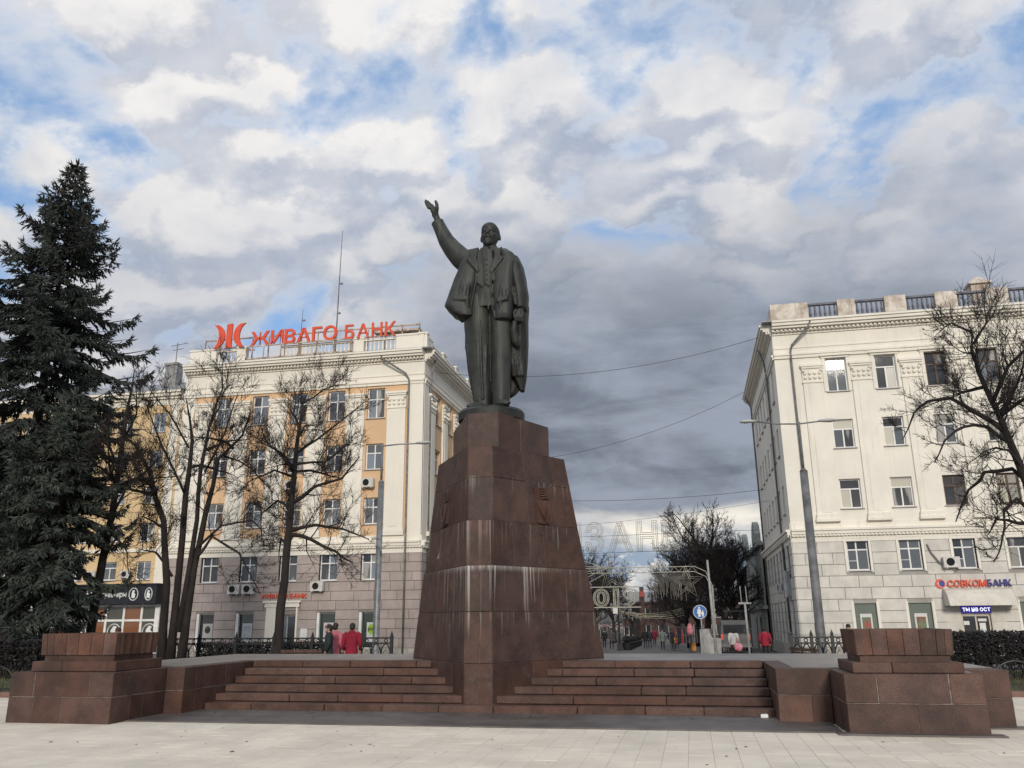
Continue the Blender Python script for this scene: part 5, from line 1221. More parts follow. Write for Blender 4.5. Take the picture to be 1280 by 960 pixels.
# ------------------------------------------------------------------ street lamps and overhead cables
STEEL = mat('galvanised_steel', (.27, .28, .285), .5, .2, 3, bump=.1, metal=.4, streak=.3, streak_col=(.14, .13, .12))
STEELD = mat('weathered_grey_post', (.16, .16, .165), .6, .3, 2.5, bump=.15, streak=.5, streak_col=(.08, .075, .07))
LHEAD = mat('lamp_head_paint', (.45, .45, .44), .4, .1, 3, bump=0)
def lamp(label, X, Y, zb, zm, arms, m, r=.155):
    t = thing('street_lamp', label, 'street lamp', (X, Y, gz(Y)), 0, 'tall street lamps'); g0 = gz(Y)
    b = MB(); b.tube([(0, 0, -.05), (0, 0, .5), (0, 0, zb-g0)], [r*1.12, r, r*.86], 12); b.tube([(0, 0, zb-g0), (0, 0, zb-g0+.12)], [r*.9, .06], 12); b.build('post', m, t, True)
    b = MB(); b.tube([(0, 0, zb-g0), (0, 0, zm-g0)], .05, 8); b.build('mast', m, t, True)
    for x1, z1 in arms:
        s = 1 if x1 > 0 else -1
        b = MB(); b.tube([(0, 0, zm-g0-.08), (x1*.4, 0, zm-g0-.04), (x1-s*.4, 0, z1-g0)], .028, 6); b.build('arm', m, t, True)
        b = MB(); b.loft([[(x1-s*.45+s*f*.62, w_*cos(a), z1-g0+.02+hh*sin(a)) for a in [2*pi*q/10 for q in range(10)]] for f, w_, hh in ((0, .04, .04), (.3, .09, .06), (.7, .13, .075), (1.0, .06, .04))]); b.build('lamp_head', LHEAD, t, True)
lamp('weathered grey street lamp with two arms at the corner of the cream building', 4.36, 32.0, 6.75, 8.62, ((-1.95, 8.72), (1.15, 8.60)), STEELD, .165)
lamp('galvanised street lamp with a single arm in front of the orange facade', -12.05, 32.0, 7.0, 8.60, ((1.9, 8.55),), STEEL, .135)
a = at(42, 790, 30); lamp('grey street lamp hidden among the spruce branches at the left', a.x, 30, 6.5, 8.2, ((-1.5, 8.3), (1.5, 8.3)), STEEL, .15)
CAB = mat('cable_rubber', (.02, .02, .022), .7, .1, 3, bump=0)
def cable(label, p, q, sag, r=.015):
    p, q = Vector(p), Vector(q); n = 28
    b = MB(); b.tube([p.lerp(q, i/n)-Vector((0, 0, sag*4*(i/n)*(1-i/n))) for i in range(n+1)], r, 5); tag(b.build('cable', CAB), label, 'cable', 'cables across the street')
cable('highest cable, from the cream building parapet passing behind the statue', (5.3, 52, 18.6), (-16.0, 53, 18.0), 1.15)
cable('steep cable sagging from the cream building side down behind the pedestal', (5.35, 66.8, 19.0), (-16.0, 60, 12.8), 1.4)
c0 = at(948, 612, 62); cable('nearly level cable low over the street between the two corners', (5.7, 62, c0.z), (-16.0, 62, c0.z+.3), .55)
c0 = at(948, 652, 62); cable('thin lowest cable running beside the garland letters', (5.7, 60, c0.z+1.2), (-16.0, 66, c0.z+.4), .4, .010)

# dry leaves blown over the pavement and against the steps
lm = MB(); R_ = random.Random(12)
for k in range(90):
    if k % 3: x, y, z = R_.uniform(-9.2, 1.6), 15.2-abs(R_.gauss(0, .5)), .026
    else: x, y, z = R_.uniform(-9, 4), R_.uniform(10.3, 13.1), .003
    a_ = R_.random()*6; s_ = R_.uniform(.018, .038); k0 = len(lm.v)
    lm.v += [(x-s_*cos(a_), y-s_*sin(a_), z), (x+s_*.5*sin(a_), y-s_*.5*cos(a_), z+R_.uniform(0, .015)), (x+s_*cos(a_), y+s_*sin(a_), z+.002), (x-s_*.5*sin(a_), y+s_*.5*cos(a_), z+R_.uniform(0, .012))]; lm.f.append((k0, k0+1, k0+2, k0+3)); lm.mi.append(0)
tag(lm.build('fallen_leaves', mat('dry_leaf', (.16, .09, .04), .9, .4, 9, bump=0), None, fix=False), kind='stuff')
# ------------------------------------------------------------------ people
SKIN = mat('skin', (.42, .25, .17), .6, .12, 6, bump=0)
def cloth(name, c): return mat(name, c, .9, .18, 5, bump=.2, bscale=25)
HAIRD = mat('dark_hair', (.018, .013, .011), .7, .2, 20, bump=.1); HAIRR = mat('auburn_hair', (.07, .02, .014), .7, .2, 20, bump=.1)
SHOE = mat('dark_shoe', (.02, .019, .018), .6, .1, 5, bump=0)
def person(label, X, Y, H, yaw, top, legs, hair=HAIRD, stride=.0, coat_len=.50, hood=False, longhair=False, arm=0., group=None, zoff=0, bulk=1.0):
    """stands facing -Y before yaw; a skinned body with coat and hair over it"""
    t = thing('person', label, 'person', (X, Y, gz(Y)+zoff), yaw, group); k = H/1.75
    V, E_, Rr = [], [], []
    def v(x, y, z, r, pa=None):
        V.append((x*k, y*k, z*k)); Rr.append(r*k)
        if pa is not None: E_.append((pa, len(V)-1))
        return len(V)-1
    pel = v(0, 0, .95, .135*bulk); sp = v(0, .01, 1.15, .125*bulk, pel); ch = v(0, .0, 1.34, .145*bulk, sp); nk = v(0, .01, 1.50, .058, ch)
    hd = v(0, -.02, 1.58, .085, nk); v(0, -.012, 1.67, .088, hd)
    for s in (-1, 1):
        st = s*stride
        hp = v(s*.095, 0, .88, .10*bulk, pel); kn = v(s*.105, -st*.20-.015, .48, .062, hp); an = v(s*.105, -st*.30+.03+max(0, -st)*.1, .09, .042, kn); to = v(s*.115, -st*.30-.11+max(0, -st)*.1, .04, .036, an)
        sh = v(s*.19*bulk, .005, 1.40, .062, ch); el_ = v(s*.255*bulk, .04+st*.12, 1.12, .046, sh); wr = v(s*.25*bulk, -.06+st*.22-arm, .88+arm*.4, .033, el_); hn = v(s*.245*bulk, -.085+st*.24-arm, .80+arm*.4, .034, wr)
        for q in range(4): v(s*(.245*bulk-.028+.018*q), -.10+st*.24-arm-.01*q, .715+.008*abs(q-1.5)+arm*.4, .009, hn)
        v(s*(.215*bulk), -.125+st*.24-arm, .77+arm*.4, .010, hn)
    me = bpy.data.meshes.new('body'); me.from_pydata(V, E_, []); o = bpy.data.objects.new('body_raw', me); COL.objects.link(o)
    sk = o.modifiers.new('s', 'SKIN'); ly = me.skin_vertices[0] if me.skin_vertices else None
    if ly is None:
        bm = bmesh.new(); bm.from_mesh(me); bm.verts.layers.skin.verify(); bm.to_mesh(me); bm.free(); ly = me.skin_vertices[0]
    for i, r in enumerate(Rr): ly.data[i].radius = (r, r); ly.data[i].use_root = (i == 0)
    sb_ = o.modifiers.new('b', 'SUBSURF'); sb_.levels = 1; sb_.render_levels = 1
    b = bake(o, 'body', t); me = b.data; me.materials.clear()
    for q in (SKIN, top, legs, SHOE): me.materials.append(q)
    for p in me.polygons:
        c = p.center/k; p.material_index = 3 if c.z < .10 else (2 if c.z < .93 and abs(c.x) < .20 else (1 if c.z < 1.47 and not (c.z < .86 and abs(c.x) > .19) else 0)); p.use_smooth = True
    # face
    f = MB(); f.ball((0, -.105*k, 1.62*k), (.014*k, .022*k, .026*k), 6, 5)
    for s in (-1, 1): f.ball((s*.086*k, -.01*k, 1.62*k), (.012*k, .022*k, .032*k), 6, 4)
    f.build('nose_and_ears', SKIN, t, True)
    f = MB()
    for s in (-1, 1): f.ball((s*.033*k, -.088*k, 1.64*k), (.012*k, .01*k, .007*k), 6, 4)
    f.ball((0, -.094*k, 1.565*k), (.024*k, .008*k, .006*k), 6, 4); f.build('eyes_and_mouth', HAIRD, t)
    h = MB(); h.ball((0, .012*k, 1.685*k), (.102*k, .108*k, .098*k), 12, 8)
    h.ball((0, .045*k, 1.62*k), (.098*k, .085*k, .10*k), 10, 7)
    if longhair: h.ball((0, .07*k, 1.52*k), (.10*k, .06*k, .14*k), 10, 7)
    h.build('hair', hair, t, True)
    j = MB(); zb = 1.0-coat_len*.9+.1
    rows = [(zb, .205, .15), (zb+.08, .205, .155), (.95, .185, .145), (1.14, .17, .135), (1.32, .205, .15), (1.42, .195, .125), (1.475, .11, .09), (1.51, .075, .075)]
    rows = [r for i, r in enumerate(rows) if i < 2 or r[0] > zb+.1]
    j.loft([[((rx*bulk*(1+.03*sin(5*a+z*9)))*cos(a)*k, (.005+ry*bulk*(1+.03*sin(5*a+z*9))*sin(a))*k, z*k) for a in [2*pi*q/18 for q in range(18)]] for z, rx, ry in rows])
    for s in (-1, 1):
        st = s*stride
        j.tube([(s*.165*bulk*k, .005*k, 1.42*k), (s*.215*bulk*k, .01*k, 1.38*k), (s*.262*bulk*k, (.045+st*.12)*k, 1.12*k), (s*.256*bulk*k, (-.055+st*.22-arm)*k, (.89+arm*.4)*k)], [.075*bulk*k, .083*bulk*k, .068*bulk*k, .055*bulk*k], 10)
    if hood: j.ball((0, .085*k, 1.46*k), (.125*k, .085*k, .085*k), 10, 6)
    j.build('coat', top, t, True)
    return t
RC = cloth('red_coat', (.26, .009, .03)); RC2 = cloth('red_jacket', (.34, .02, .045)); PKC = cloth('pink_coat', (.50, .13, .17)); TEAL = cloth('dark_green_coat', (.018, .028, .028)); BLK = cloth('black_cloth', (.014, .014, .017)); WHC = cloth('white_jacket', (.60, .58, .53)); GRN = cloth('grey_green_jacket', (.17, .20, .18)); NVY = cloth('navy_cloth', (.02, .023, .04)); GRYC = cloth('grey_cloth', (.10, .09, .095)); BRN = cloth('dark_trousers', (.035, .03, .022))
def pplace(label, px, heady, Y, yaw, top, legs, **k):
    a = at(px, heady, Y); return person(label, a.x, Y, max(1.45, a.z-gz(Y)), yaw, top, legs, **k)
pplace('person in a long crimson hooded coat seen from behind by the iron fence', 441, 779.5, 24.6, pi+.1, RC, BLK, hood=True, coat_len=.75, bulk=1.12)
pplace('person in a dark green coat turned to the left beside the fence', 412, 781.5, 24.6, -pi/2+.3, TEAL, BLK, coat_len=.6, bulk=1.08)
pplace('person in a pink coat standing behind the one in dark green', 420, 779.5, 25.5, pi-.2, PKC, BLK, coat_len=.55)
pplace('person with auburn hair mostly hidden behind the left granite planter', 148, 786, 22.5, .2, GRYC, BLK, hair=HAIRR)
pplace('person in dark clothes with only the head showing above the right granite planter', 1060, 780.5, 33, .1, BLK, BLK)
pplace('person in a red jacket and black trousers walking by the corner of the cream building', 955, 784.5, 43, pi, RC2, BLK, stride=.35, coat_len=.40, bulk=1.12)
ww = pplace('person with long dark hair in a white jacket walking near the whitewashed trunk', 916, 788, 43, pi+.2, WHC, BRN, longhair=True, stride=.4, coat_len=.32)
a = at(923, 808, 42.8); bgm = MB(); bgm.loft([[(a.x+w_*cos(q), 42.8+.09*sin(q), a.z+z) for q in [2*pi*i/10 for i in range(10)]] for w_, z in ((.13, -.2), (.19, -.1), (.19, .05), (.08, .16))]); bgm.tube([(a.x-.08, 42.8, a.z+.14), (a.x-.05, 42.8, a.z+.34), (a.x+.03, 42.8, a.z+.34), (a.x+.07, 42.8, a.z+.14)], .012, 4)
tag(bgm.build('bag', mat('pink_red_bag', (.55, .05, .12), .5, .3, 9, col2=(.7, .4, .42), bump=0), None, True), 'pink and red carrier bag held by the person in the white jacket', 'bag')
street = [('person in dark clothes farthest left in the street beside the pedestal', 755, 787, 84, 0, BLK, BLK, .3), ('person in grey with a rosy scarf walking near the shop fronts', 764, 786, 78, .2, GRYC, BLK, .4), ('person in black walking in the middle of the street', 806, 785.5, 80, pi, BLK, BLK, .4), ('person in navy close beside the one in black', 811.5, 786.5, 82, pi, NVY, NVY, -.3),
          ('person in a red coat far down the middle of the street', 817.5, 786, 105, 0, RC2, BLK, .3), ('person in a grey green jacket striding towards the square', 827.5, 786, 72, 0, GRN, BLK, .6), ('person in a dark jacket and cap beside the striding pair', 838.5, 786, 71, .1, NVY, BLK, -.6), ('person in black half hidden beside the flower table', 845, 789, 76, .3, BLK, BLK, .2)]
for lb, px, hy, Y, yw, tp, lg_, sd_ in street: pplace(lb, px, hy, Y, yw, tp, lg_, stride=sd_, coat_len=.45)

# ------------------------------------------------------------------ the pedestrian street
PALE = mat('pale_green_stucco', (.42, .43, .38), .9, .18, 1.2, streak=.4, streak_col=(.25, .25, .22)); BRICK = mat('dark_red_brick_wall', (.075, .042, .036), .9, .3, 1.5, col2=(.045, .03, .027)); SHOPW = mat('white_shop_wall', (.42, .41, .38), .9, .2, 1)
h = thing('merchant_house', 'low pale green house with a round gable beyond the cream building', 'house', (0, 0, 0))
Th = Tleft(5.62); G = -1.6
hw = [(70.2, 71.6, 3.2, 5.4), (74.6, 76.0, 3.2, 5.4), (79, 80.4, 3.2, 5.4), (83.4, 84.8, 3.2, 5.4), (70.2, 71.8, -1.2, 1.6), (74.4, 76.2, -1.2, 1.6), (79, 80.8, -1.2, 1.6)]
b = MB(); wall_holes(b, Th, 68.4, 88, G, 7.2, hw, .25); b.box(5.9, 16, 68.4, 88, G, 7.15); b.box(68.4, 88, -.1, .18, 2.2, 2.45, Th); b.box(68.4, 88, -.1, .3, 7.0, 7.3, Th); b.build('wall', PALE, h)
b = MB(); b.prism([(69.6, 7.3), (73.2, 7.3), (73.2, 8.0), (72.5, 8.7), (71.4, 9.1), (70.3, 8.7), (69.6, 8.0)], -.1, .35, lambda x, y, z: Th(x, y, z)); b.build('gable', PALE, h)
b = MB(); b.prism([(83.6, 7.3), (87.2, 7.3), (87.2, 8.1), (86.4, 9.0), (85.4, 9.4), (84.4, 9.0), (83.6, 8.1)], -.1, .35, lambda x, y, z: Th(x, y, z)); b.build('gable', PALE, h)
b = MB(); b.hexa([(5.8, 68.4, 7.2), (16, 68.4, 7.2), (16, 88, 7.2), (5.8, 88, 7.2)], [(9, 70, 8.6), (12, 70, 8.6), (12, 86, 8.6), (9, 86, 8.6)]); b.build('roof', ROOFM, h)
for a, b_, c_, d in hw: window(h, Th, -pi/2, a, b_, c_, d, 'cross', WHITEF, [GL[0]], .14)
h = thing('brick_house', 'dark house farther down the right side of the street behind the trees', 'house', (0, 0, 0))
Th2 = Tleft(6.2); hw2 = [(92+4*k, 93.6+4*k, z, z+2.0) for k in range(6) for z in (.4, 3.8)]
b = MB(); wall_holes(b, Th2, 89, 118, -2.6, 6.8, hw2, .25); b.box(6.5, 18, 89, 118, -2.6, 6.75); b.box(89, 118, -.1, .3, 6.6, 6.9, Th2); b.build('wall', BRICK, h)
for a, b_, c_, d in hw2: window(h, Th2, -pi/2, a, b_, c_, d, 'cross', WHITEF, [GL[0]], .14)
h = thing('shop_row', 'white two storey shop row along the left side of the pedestrian street', 'building', (0, 0, 0)); Tq = Tright(-15.6)
hw3 = [(80+5*k, 82+5*k, 2.2, 4.2) for k in range(24)]+[(79.6+5*k, 83.4+5*k, -1.6, .9) for k in range(24)]
b = MB(); wall_holes(b, Tq, 77, 200, -3.6, 6.0, hw3, .3); b.box(-26, -15.95, 77, 200, -3.6, 5.95); b.box(77, 200, -.1, .35, 5.8, 6.1, Tq); b.build('wall', SHOPW, h)
for a, b_, c_, d in hw3: window(h, Tq, pi/2, a, b_, c_, d, 'pair', WHITEF, [GL[0], GL[2]], .15, False)
b = MB(); b.hexa([(-26, 77, 6.1), (-15.3, 77, 6.1), (-15.3, 200, 6.1), (-26, 200, 6.1)], [(-22, 79, 8.2), (-19, 79, 8.2), (-19, 198, 8.2), (-22, 198, 8.2)]); b.build('roof', ROOFM, h)
aws = [cloth('awning_cream', (.5, .46, .38)), cloth('awning_grey', (.3, .3, .29)), cloth('awning_red', (.32, .05, .04))]
for k in range(16):
    y = 86+7*k; b = MB(); b.hexa([(-15.5, y, 1.9+gz(y)+1.2), (-15.5, y+4, 1.9+gz(y)+1.2), (-13.6, y+4, 1.3+gz(y)+1.2), (-13.6, y, 1.3+gz(y)+1.2)], [(-15.5, y, 1.96+gz(y)+1.2), (-15.5, y+4, 1.96+gz(y)+1.2), (-13.6, y+4, 1.36+gz(y)+1.2), (-13.6, y, 1.36+gz(y)+1.2)]); b.build('awning', aws[k % 3], h)
h = thing('red_brick_hall', 'dark red brick building closing the far end of the street', 'building', (0, 0, 0)); Te = Tfront(215)
hw4 = [(-46+4.2*k, -43.6+4.2*k, z, z+2.4) for k in range(20) for z in (-2.4, 1.6)]
b = MB(); wall_holes(b, Te, -50, 45, -4, 5.2, hw4, .3); b.box(-50, 45, 215.5, 230, -4, 5.1); b.box(-50, 45, -.1, .5, 5.0, 5.5, Te); b.build('wall', BRICK, h)
for a, b_, c_, d in hw4: window(h, Te, 0, a, b_, c_, d, 'pair', WHITEF, [GL[0]], .2, False)
b = MB(); b.hexa([(-50.4, 214.4, 5.5), (45, 214.4, 5.5), (45, 230, 5.5), (-50.4, 230, 5.5)], [(-50.4, 220, 8), (45, 220, 8), (45, 225, 8), (-50.4, 225, 8)]); b.build('roof', ROOFM, h)
ct = at(803, 762, 205); z1t, z2t, z3t = (at(803, q, 205).z+3.6 for q in (746, 738, 733.5)); h = thing('tiled_tower', 'small red roofed turret with a dark cap above the far end of the street', 'tower', (ct.x, 205, -3.6))
b = MB(); b.box(-.6, .6, -.6, .6, 0, z1t); b.build('shaft', BRICK, h); b = MB(); b.hexa([(-.75, -.7, z1t), (.75, -.7, z1t), (.75, .7, z1t), (-.75, .7, z1t)], [(-.45, -.4, z2t), (.45, -.4, z2t), (.45, .4, z2t), (-.45, .4, z2t)]); b.build('roof', mat('red_roof', (.28, .06, .04), .8, .2, 2), h); b = MB(); b.box(-.5, .5, -.5, .5, z2t, z3t); b.build('cap', IRON, h)
# dense bare street trees: two crowns, copied
def street_tree(seed, H):
    global rnd
    rnd = random.Random(seed); tk, tw = MB(), MB()
    tr = wander(Vector((0, 0, 0)), Vector((0, 0, 1)), H*.62, 6, .05, .05); tk.tube(tr, [.24, .2, .18, .15, .12, .09, .06], 8)
    for k in range(22):
        p, t_ = at_len(tr, rnd.uniform(.3, 1)); a_ = k*2.4; el_ = rnd.uniform(.15, 1.3); d = Vector((cos(a_), sin(a_), el_)); lb = wander(p, d, H*rnd.uniform(.28, .46), 6, .13, .08)
        tk.tube(lb, [.085, .075, .06, .05, .04, .03, .02], 5); sprout(tw, lb, .085, .02, 10, H*.19, 7, .2, lw=.013, sub=5)
    ta, tb = tk.mesh('trunk', BARK2, True, False), tw.mesh('crown', TWIG, False, False)
    wm = MB(); wm.tube([(tr[0]+(tr[1]-tr[0])*f) for f in (0, .4, .8, 1.3)], [.285, .262, .25, .24], 8, False)
    return ta, tb, wm.mesh('whitewash', mat('whitewash', (.55, .53, .48), .9, .25, 5, bump=.2), True, False)
TRE = [street_tree(71, 9.5), street_tree(72, 9.0)]
def put_tree(label, px, Y, s, k, rz, white=False):
    a = at(px, 780, Y); t = thing('street_tree', label, 'tree', (a.x, Y, gz(Y)), rz, 'bare trees along the pedestrian street'); t.scale = (s, s, s)
    link('trunk', TRE[k][0], t); link('crown', TRE[k][1], t)
    if white: link('whitewash', TRE[k][2], t)
put_tree('bare street tree with a whitewashed trunk beside the blue round sign', 906, 71, 1.02, 0, 0, True)
put_tree('large bare street tree with the densest dark crown, right of the garland star', 884, 75, 1.38, 1, .6, True)
put_tree('bare street tree rising in front of the pale green house', 922, 72, 1.05, 0, 2.2)
put_tree('bare street tree leaning over the flower table', 860, 84, 1.15, 1, 3.1); put_tree('bare street tree just left of the round sign, deeper in the street', 870, 98, 1.3, 0, 4.0)
put_tree('bare street tree with its crown under the letter at the right end of the garland', 846, 122, 1.3, 1, 5.0); put_tree('distant bare street tree behind the flower table', 852, 145, 1.2, 0, 1.2)
put_tree('bare street tree standing against the right edge of the pedestal', 726, 95, 1.30, 0, 1.9); put_tree('bare street tree behind the garland star by the pedestal', 745, 112, 1.35, 1, 2.6)
put_tree('distant bare street tree above the year garland', 768, 150, 1.45, 0, .3); put_tree('smallest bare street tree at the far left end of the street', 789, 185, 1.0, 1, 1.5); put_tree('far bare street tree on the right where the street ends', 828, 180, 1.4, 0, 3.6)
# blue round sign, posts, cabinet, mound
WPOST = mat('white_post_paint', (.36, .35, .33), .6, .2, 4, bump=.1)
a = at(875, 765, 45); t = thing('pedestrian_sign', 'round blue sign with a white adult and child on a thin post', 'road sign', (a.x, 45, gz(45))); zc = a.z-gz(45)
b = MB(); b.tube([(.06, 0, 0), (.03, 0, zc+.3)], .035, 6); b.build('post', STEEL, t)
b = MB(); b.loft([[(.34*cos(q), y, zc+.34*sin(q)) for q in [2*pi*i/24 for i in range(24)]] for y in (-.06, -.045)]); d = b.build('sign_disc', mat('sign_blue', (.02, .13, .38), .4, .05, 2, bump=0), t)
b = MB(); b.tube([(.33*cos(2*pi*i/24), -.062, zc+.33*sin(2*pi*i/24)) for i in range(25)], .016, 4, False); b.build('sign_rim', WHITEP, d)
b = MB()
for ox, s in ((-.04, 1.0), (.13, .62)):
    zb = zc-.20; b.ball((ox, -.07, zb+.40*s), (.05*s, .008, .05*s), 8, 5); b.prism([(ox-.07*s, zb+.34*s), (ox+.07*s, zb+.34*s), (ox+.11*s, zb+.12*s), (ox+.05*s, zb+.12*s), (ox+.06*s, zb-.03), (ox-.06*s, zb-.03), (ox-.05*s, zb+.12*s), (ox-.11*s, zb+.12*s)], -.075, -.062)
b.build('pictogram', WHITEP, d)
a = at(886, 809, 47); t = thing('utility_cabinet', 'pale grey sloping cabinet beside the white pole', 'cabinet', (a.x, 47, gz(47)))
b = MB(); b.prism([(-.40, 0), (.62, 0), (.66, .95), (.20, 1.0), (.02, 1.42), (-.42, 1.42)], -.25, .25); b.build('body', mat('pale_cabinet', (.40, .39, .36), .7, .2, 2, streak=.3), t, bevel=.01); b = MB(); b.box(-.30, -.02, -.27, -.251, .15, 1.3); b.build('door', MATS['pale_cabinet'], t); b = MB(); b.box(-.45, .7, -.3, .3, -.02, .06); b.build('base', PLINTH, t)
a = at(895, 811, 44); t = thing('garland_pole', 'slim white pole in a concrete foot, leaning beside the cabinet', 'pole', (a.x, 44, gz(44))); p2 = at(884, 700, 44)-a
b = MB(); b.tube([(0, 0, 0), (p2.x*.5, 0, (a.z-gz(44)+p2.z)*.5), (p2.x, 0, a.z-gz(44)+p2.z)], [.075, .065, .05], 8); b.build('shaft', WPOST, t, True)
b = MB(); b.hexa([(-.4, -.3, 0), (.45, -.3, 0), (.45, .3, 0), (-.4, .3, 0)], [(-.15, -.12, .26), (.2, -.12, .26), (.2, .12, .26), (-.15, .12, .26)]); b.build('foot', PLINTH, t, bevel=.02)
a = at(937, 814, 40); t = thing('bracket_pole', 'thin grey pole with a crossbar and two uprights near the cream building', 'pole', (a.x, 40, gz(40))); zc = at(931, 754, 40).z-gz(40); dx_ = at(931, 754, 40).x-a.x
b = MB(); b.tube([(0, 0, 0), (dx_, 0, zc)], .05, 7); b.build('shaft', WPOST, t, True); b = MB(); b.box(dx_-.28, dx_+.28, -.03, .03, zc-.04, zc+.04); b.build('crossbar', WPOST, t)
for s in (-.14, .10): b = MB(); b.tube([(dx_+s, 0, zc), (dx_+s-.02, 0, zc+.75)], .022, 5); b.build('upright', WPOST, t)
# parked van seen behind the trunks
VAN = mat('grey_van_paint', (.085, .087, .088), .35, .1, 2, bump=0); a = at(920, 803, 58); t = thing('parked_van', 'grey van parked behind the whitewashed trunk', 'van', (a.x, 58, gz(58)))
b = MB(); ri = []
for y, w_, z1 in ((0, .92, 1.95), (.1, .98, 2.05), (3.0, .98, 2.05), (3.6, .95, 1.35), (4.6, .9, 1.1), (4.7, .85, .8)):
    ri.append([(-w_, y, .35), (w_, y, .35), (w_, y, z1*.62), (w_*.9, y, z1), (-w_*.9, y, z1), (-w_, y, z1*.62)])
b.loft(ri); b.build('body', VAN, t, bevel=.03)
b = MB(); b.box(-.74, .74, -.012, .02, 1.22, 1.78); b.build('rear_window', GL[0], t); b = MB(); b.box(-.95, .95, -.10, -.005, .38, .60); b.box(-.7, .7, -.016, -.003, .98, 1.06); b.build('bumper', STEELD, t)
for s in (-1, 1):
    b = MB(); b.box(s*.84-.07, s*.84+.07, -.015, .03, .85, 1.2); b.build('tail_light', RED, t)
    for y in (.8, 3.8): b = MB(); b.tube([(s*.85, y, .32), (s*1.0, y, .32)], .32, 14); wl_ = b.build('wheel', SHOE, t); b = MB(); b.tube([(s*.98, y, .32), (s*1.012, y, .32)], .18, 10); b.build('rim', STEEL, wl_)
# clothes stand, flower table
a = at(864, 812, 60); t = thing('clothes_stand', 'pink hooded coat displayed on a tall black stand', 'clothes stand', (a.x, 60, gz(60))); zt = at(864, 789, 60).z-gz(60)
b = MB(); b.tube([(0, 0, 0), (0, 0, zt+.1)], .04, 6); b.tube([(-.3, 0, .05), (.3, 0, .05)], .03, 5); b.tube([(0, -.3, .05), (0, .3, .05)], .03, 5); b.box(-.45, .45, -.2, .2, zt-.30, zt-.25); b.build('stand', IRON, t)
b = MB(); b.loft([[(w_*cos(q), .15*sin(q), zt-.22+z) for q in [2*pi*i/12 for i in range(12)]] for w_, z in ((.20, 0), (.22, .25), (.21, .45), (.15, .58), (.09, .70), (.03, .74))]); b.build('coat', cloth('pale_pink_coat', (.55, .20, .24)), t, True)
for k, (px, c) in enumerate(((848, BLK), (857, NVY), (872, GRYC))):
    a = at(px, 808, 66+3*k); t = thing('clothes_rail', ('rail of black clothes behind the flower table', 'rail of navy clothes behind the pink coat', 'rail of grey clothes behind the blue round sign')[k], 'clothes rail', (a.x, 66+3*k, gz(66+3*k)))
    b = MB(); b.tube([(-.6, 0, 0), (-.6, 0, 1.75), (.6, 0, 1.75), (.6, 0, 0)], .02, 5); b.build('rail', STEEL, t)
    for q in range(7): b = MB(); x = -.48+.16*q; b.hexa([(x-.05, -.24, .55), (x+.05, -.24, .55), (x+.05, .24, .55), (x-.05, .24, .55)], [(x-.03, -.18, 1.62), (x+.03, -.18, 1.62), (x+.03, .18, 1.62), (x-.03, .18, 1.62)]); b.build('garment', (c, BLK, RC2 if k == 0 else GRYC)[q % 3], t)
a = at(854, 806, 70); t = thing('flower_table', 'market table with yellow and orange flowers by the walkers', 'market stall', (a.x, 70, gz(70)))
b = MB(); b.box(-.75, .6, -.35, .35, .62, .70); b.build('table_top', cloth('table_cover', (.35, .30, .16)), t)
for x in (-.65, .5): b = MB(); b.box(x-.03, x+.03, -.3, .3, 0, .62); b.build('leg', IRON, t)
R_ = random.Random(9)
for c, n_, x0, x1, z0 in (((.55, .33, .03), 26, -.65, .3, .74), ((.5, .16, .02), 18, .62, .95, .35)):
    b = MB()
    for q in range(n_): b.ball((R_.uniform(x0, x1), R_.uniform(-.25, .25), z0+R_.uniform(0, .22)), R_.uniform(.05, .09), 6, 4)
    b.build('flowers', mat('flowers_%d' % n_, c, .8, .3, 5, bump=0), t)
b = MB(); b.box(.6, .98, -.28, .28, 0, .36); b.build('bucket', mat('orange_bucket', (.5, .2, .03), .5, .1), t)
# black lanterns and tubs in two rows
lb_ = MB(); lb_.box(-.22, .22, -.22, .22, 0, .5); lb_.tube([(0, 0, .5), (0, 0, 1.0), (0, 0, 3.6)], [.13, .08, .05], 8); pl_ = lb_.mesh('post', IRON, False)
lh = MB(); lh.tube([(-.55, 0, 3.5), (0, 0, 3.75), (.55, 0, 3.5)], .03, 5)
for s in (-.55, 0, .55): lh.loft([[(s+w_*cos(q), w_*sin(q), (3.55 if s else 3.8)+z) for q in [2*pi*i/6 for i in range(6)]] for w_, z in ((.07, -.35), (.15, 0), (.05, .16))])
hl_ = lh.mesh('lantern', mat('lantern_glass', (.20, .20, .19), .3, .1), False)
tubm = MB(); tubm.loft([[(w_*cos(q), w_*sin(q), z) for q in [2*pi*i/10 for i in range(10)]] for w_, z in ((.35, 0), (.45, .5), (.5, .62))])
R_ = random.Random(4)
for q in range(24): tubm.ball((R_.uniform(-.35, .35), R_.uniform(-.35, .35), .68+R_.random()*.35), .12, 5, 4)
tb_ = tubm.mesh('tub', IRON, False)
x0 = at(775, 811, 71).x; x1 = at(793, 800, 110).x
desc = ['nearest black lantern post, at the front of the tub row', 'second black lantern post in the row beside the walkers', 'third black lantern post in the row, under the year garland', 'fourth black lantern post in the row', 'last black lantern post, at the far end of the row']
for i in range(5):
    Y = 71+13*i; f = (Y-71)/39; t = thing('lantern_post', desc[i], 'street lamp', (x0+(x1-x0)*f, Y, gz(Y)), 0, 'black lanterns down the street'); link('post', pl_, t); link('lantern', hl_, t)
for i in range(10):
    Y = 73+4.2*i
    if abs((Y-71) % 13) < .8: continue
    f = (Y-71)/39; tub = link('flower_tub', tb_); tub.location = (x0+(x1-x0)*f+.55, Y, gz(Y)); tag(tub, ['first', 'second', 'third', 'fourth', 'fifth', 'sixth', 'seventh', 'eighth', 'ninth', 'tenth'][i]+' black planted tub from the square in the row of lantern posts', 'planter', 'black tubs down the street')
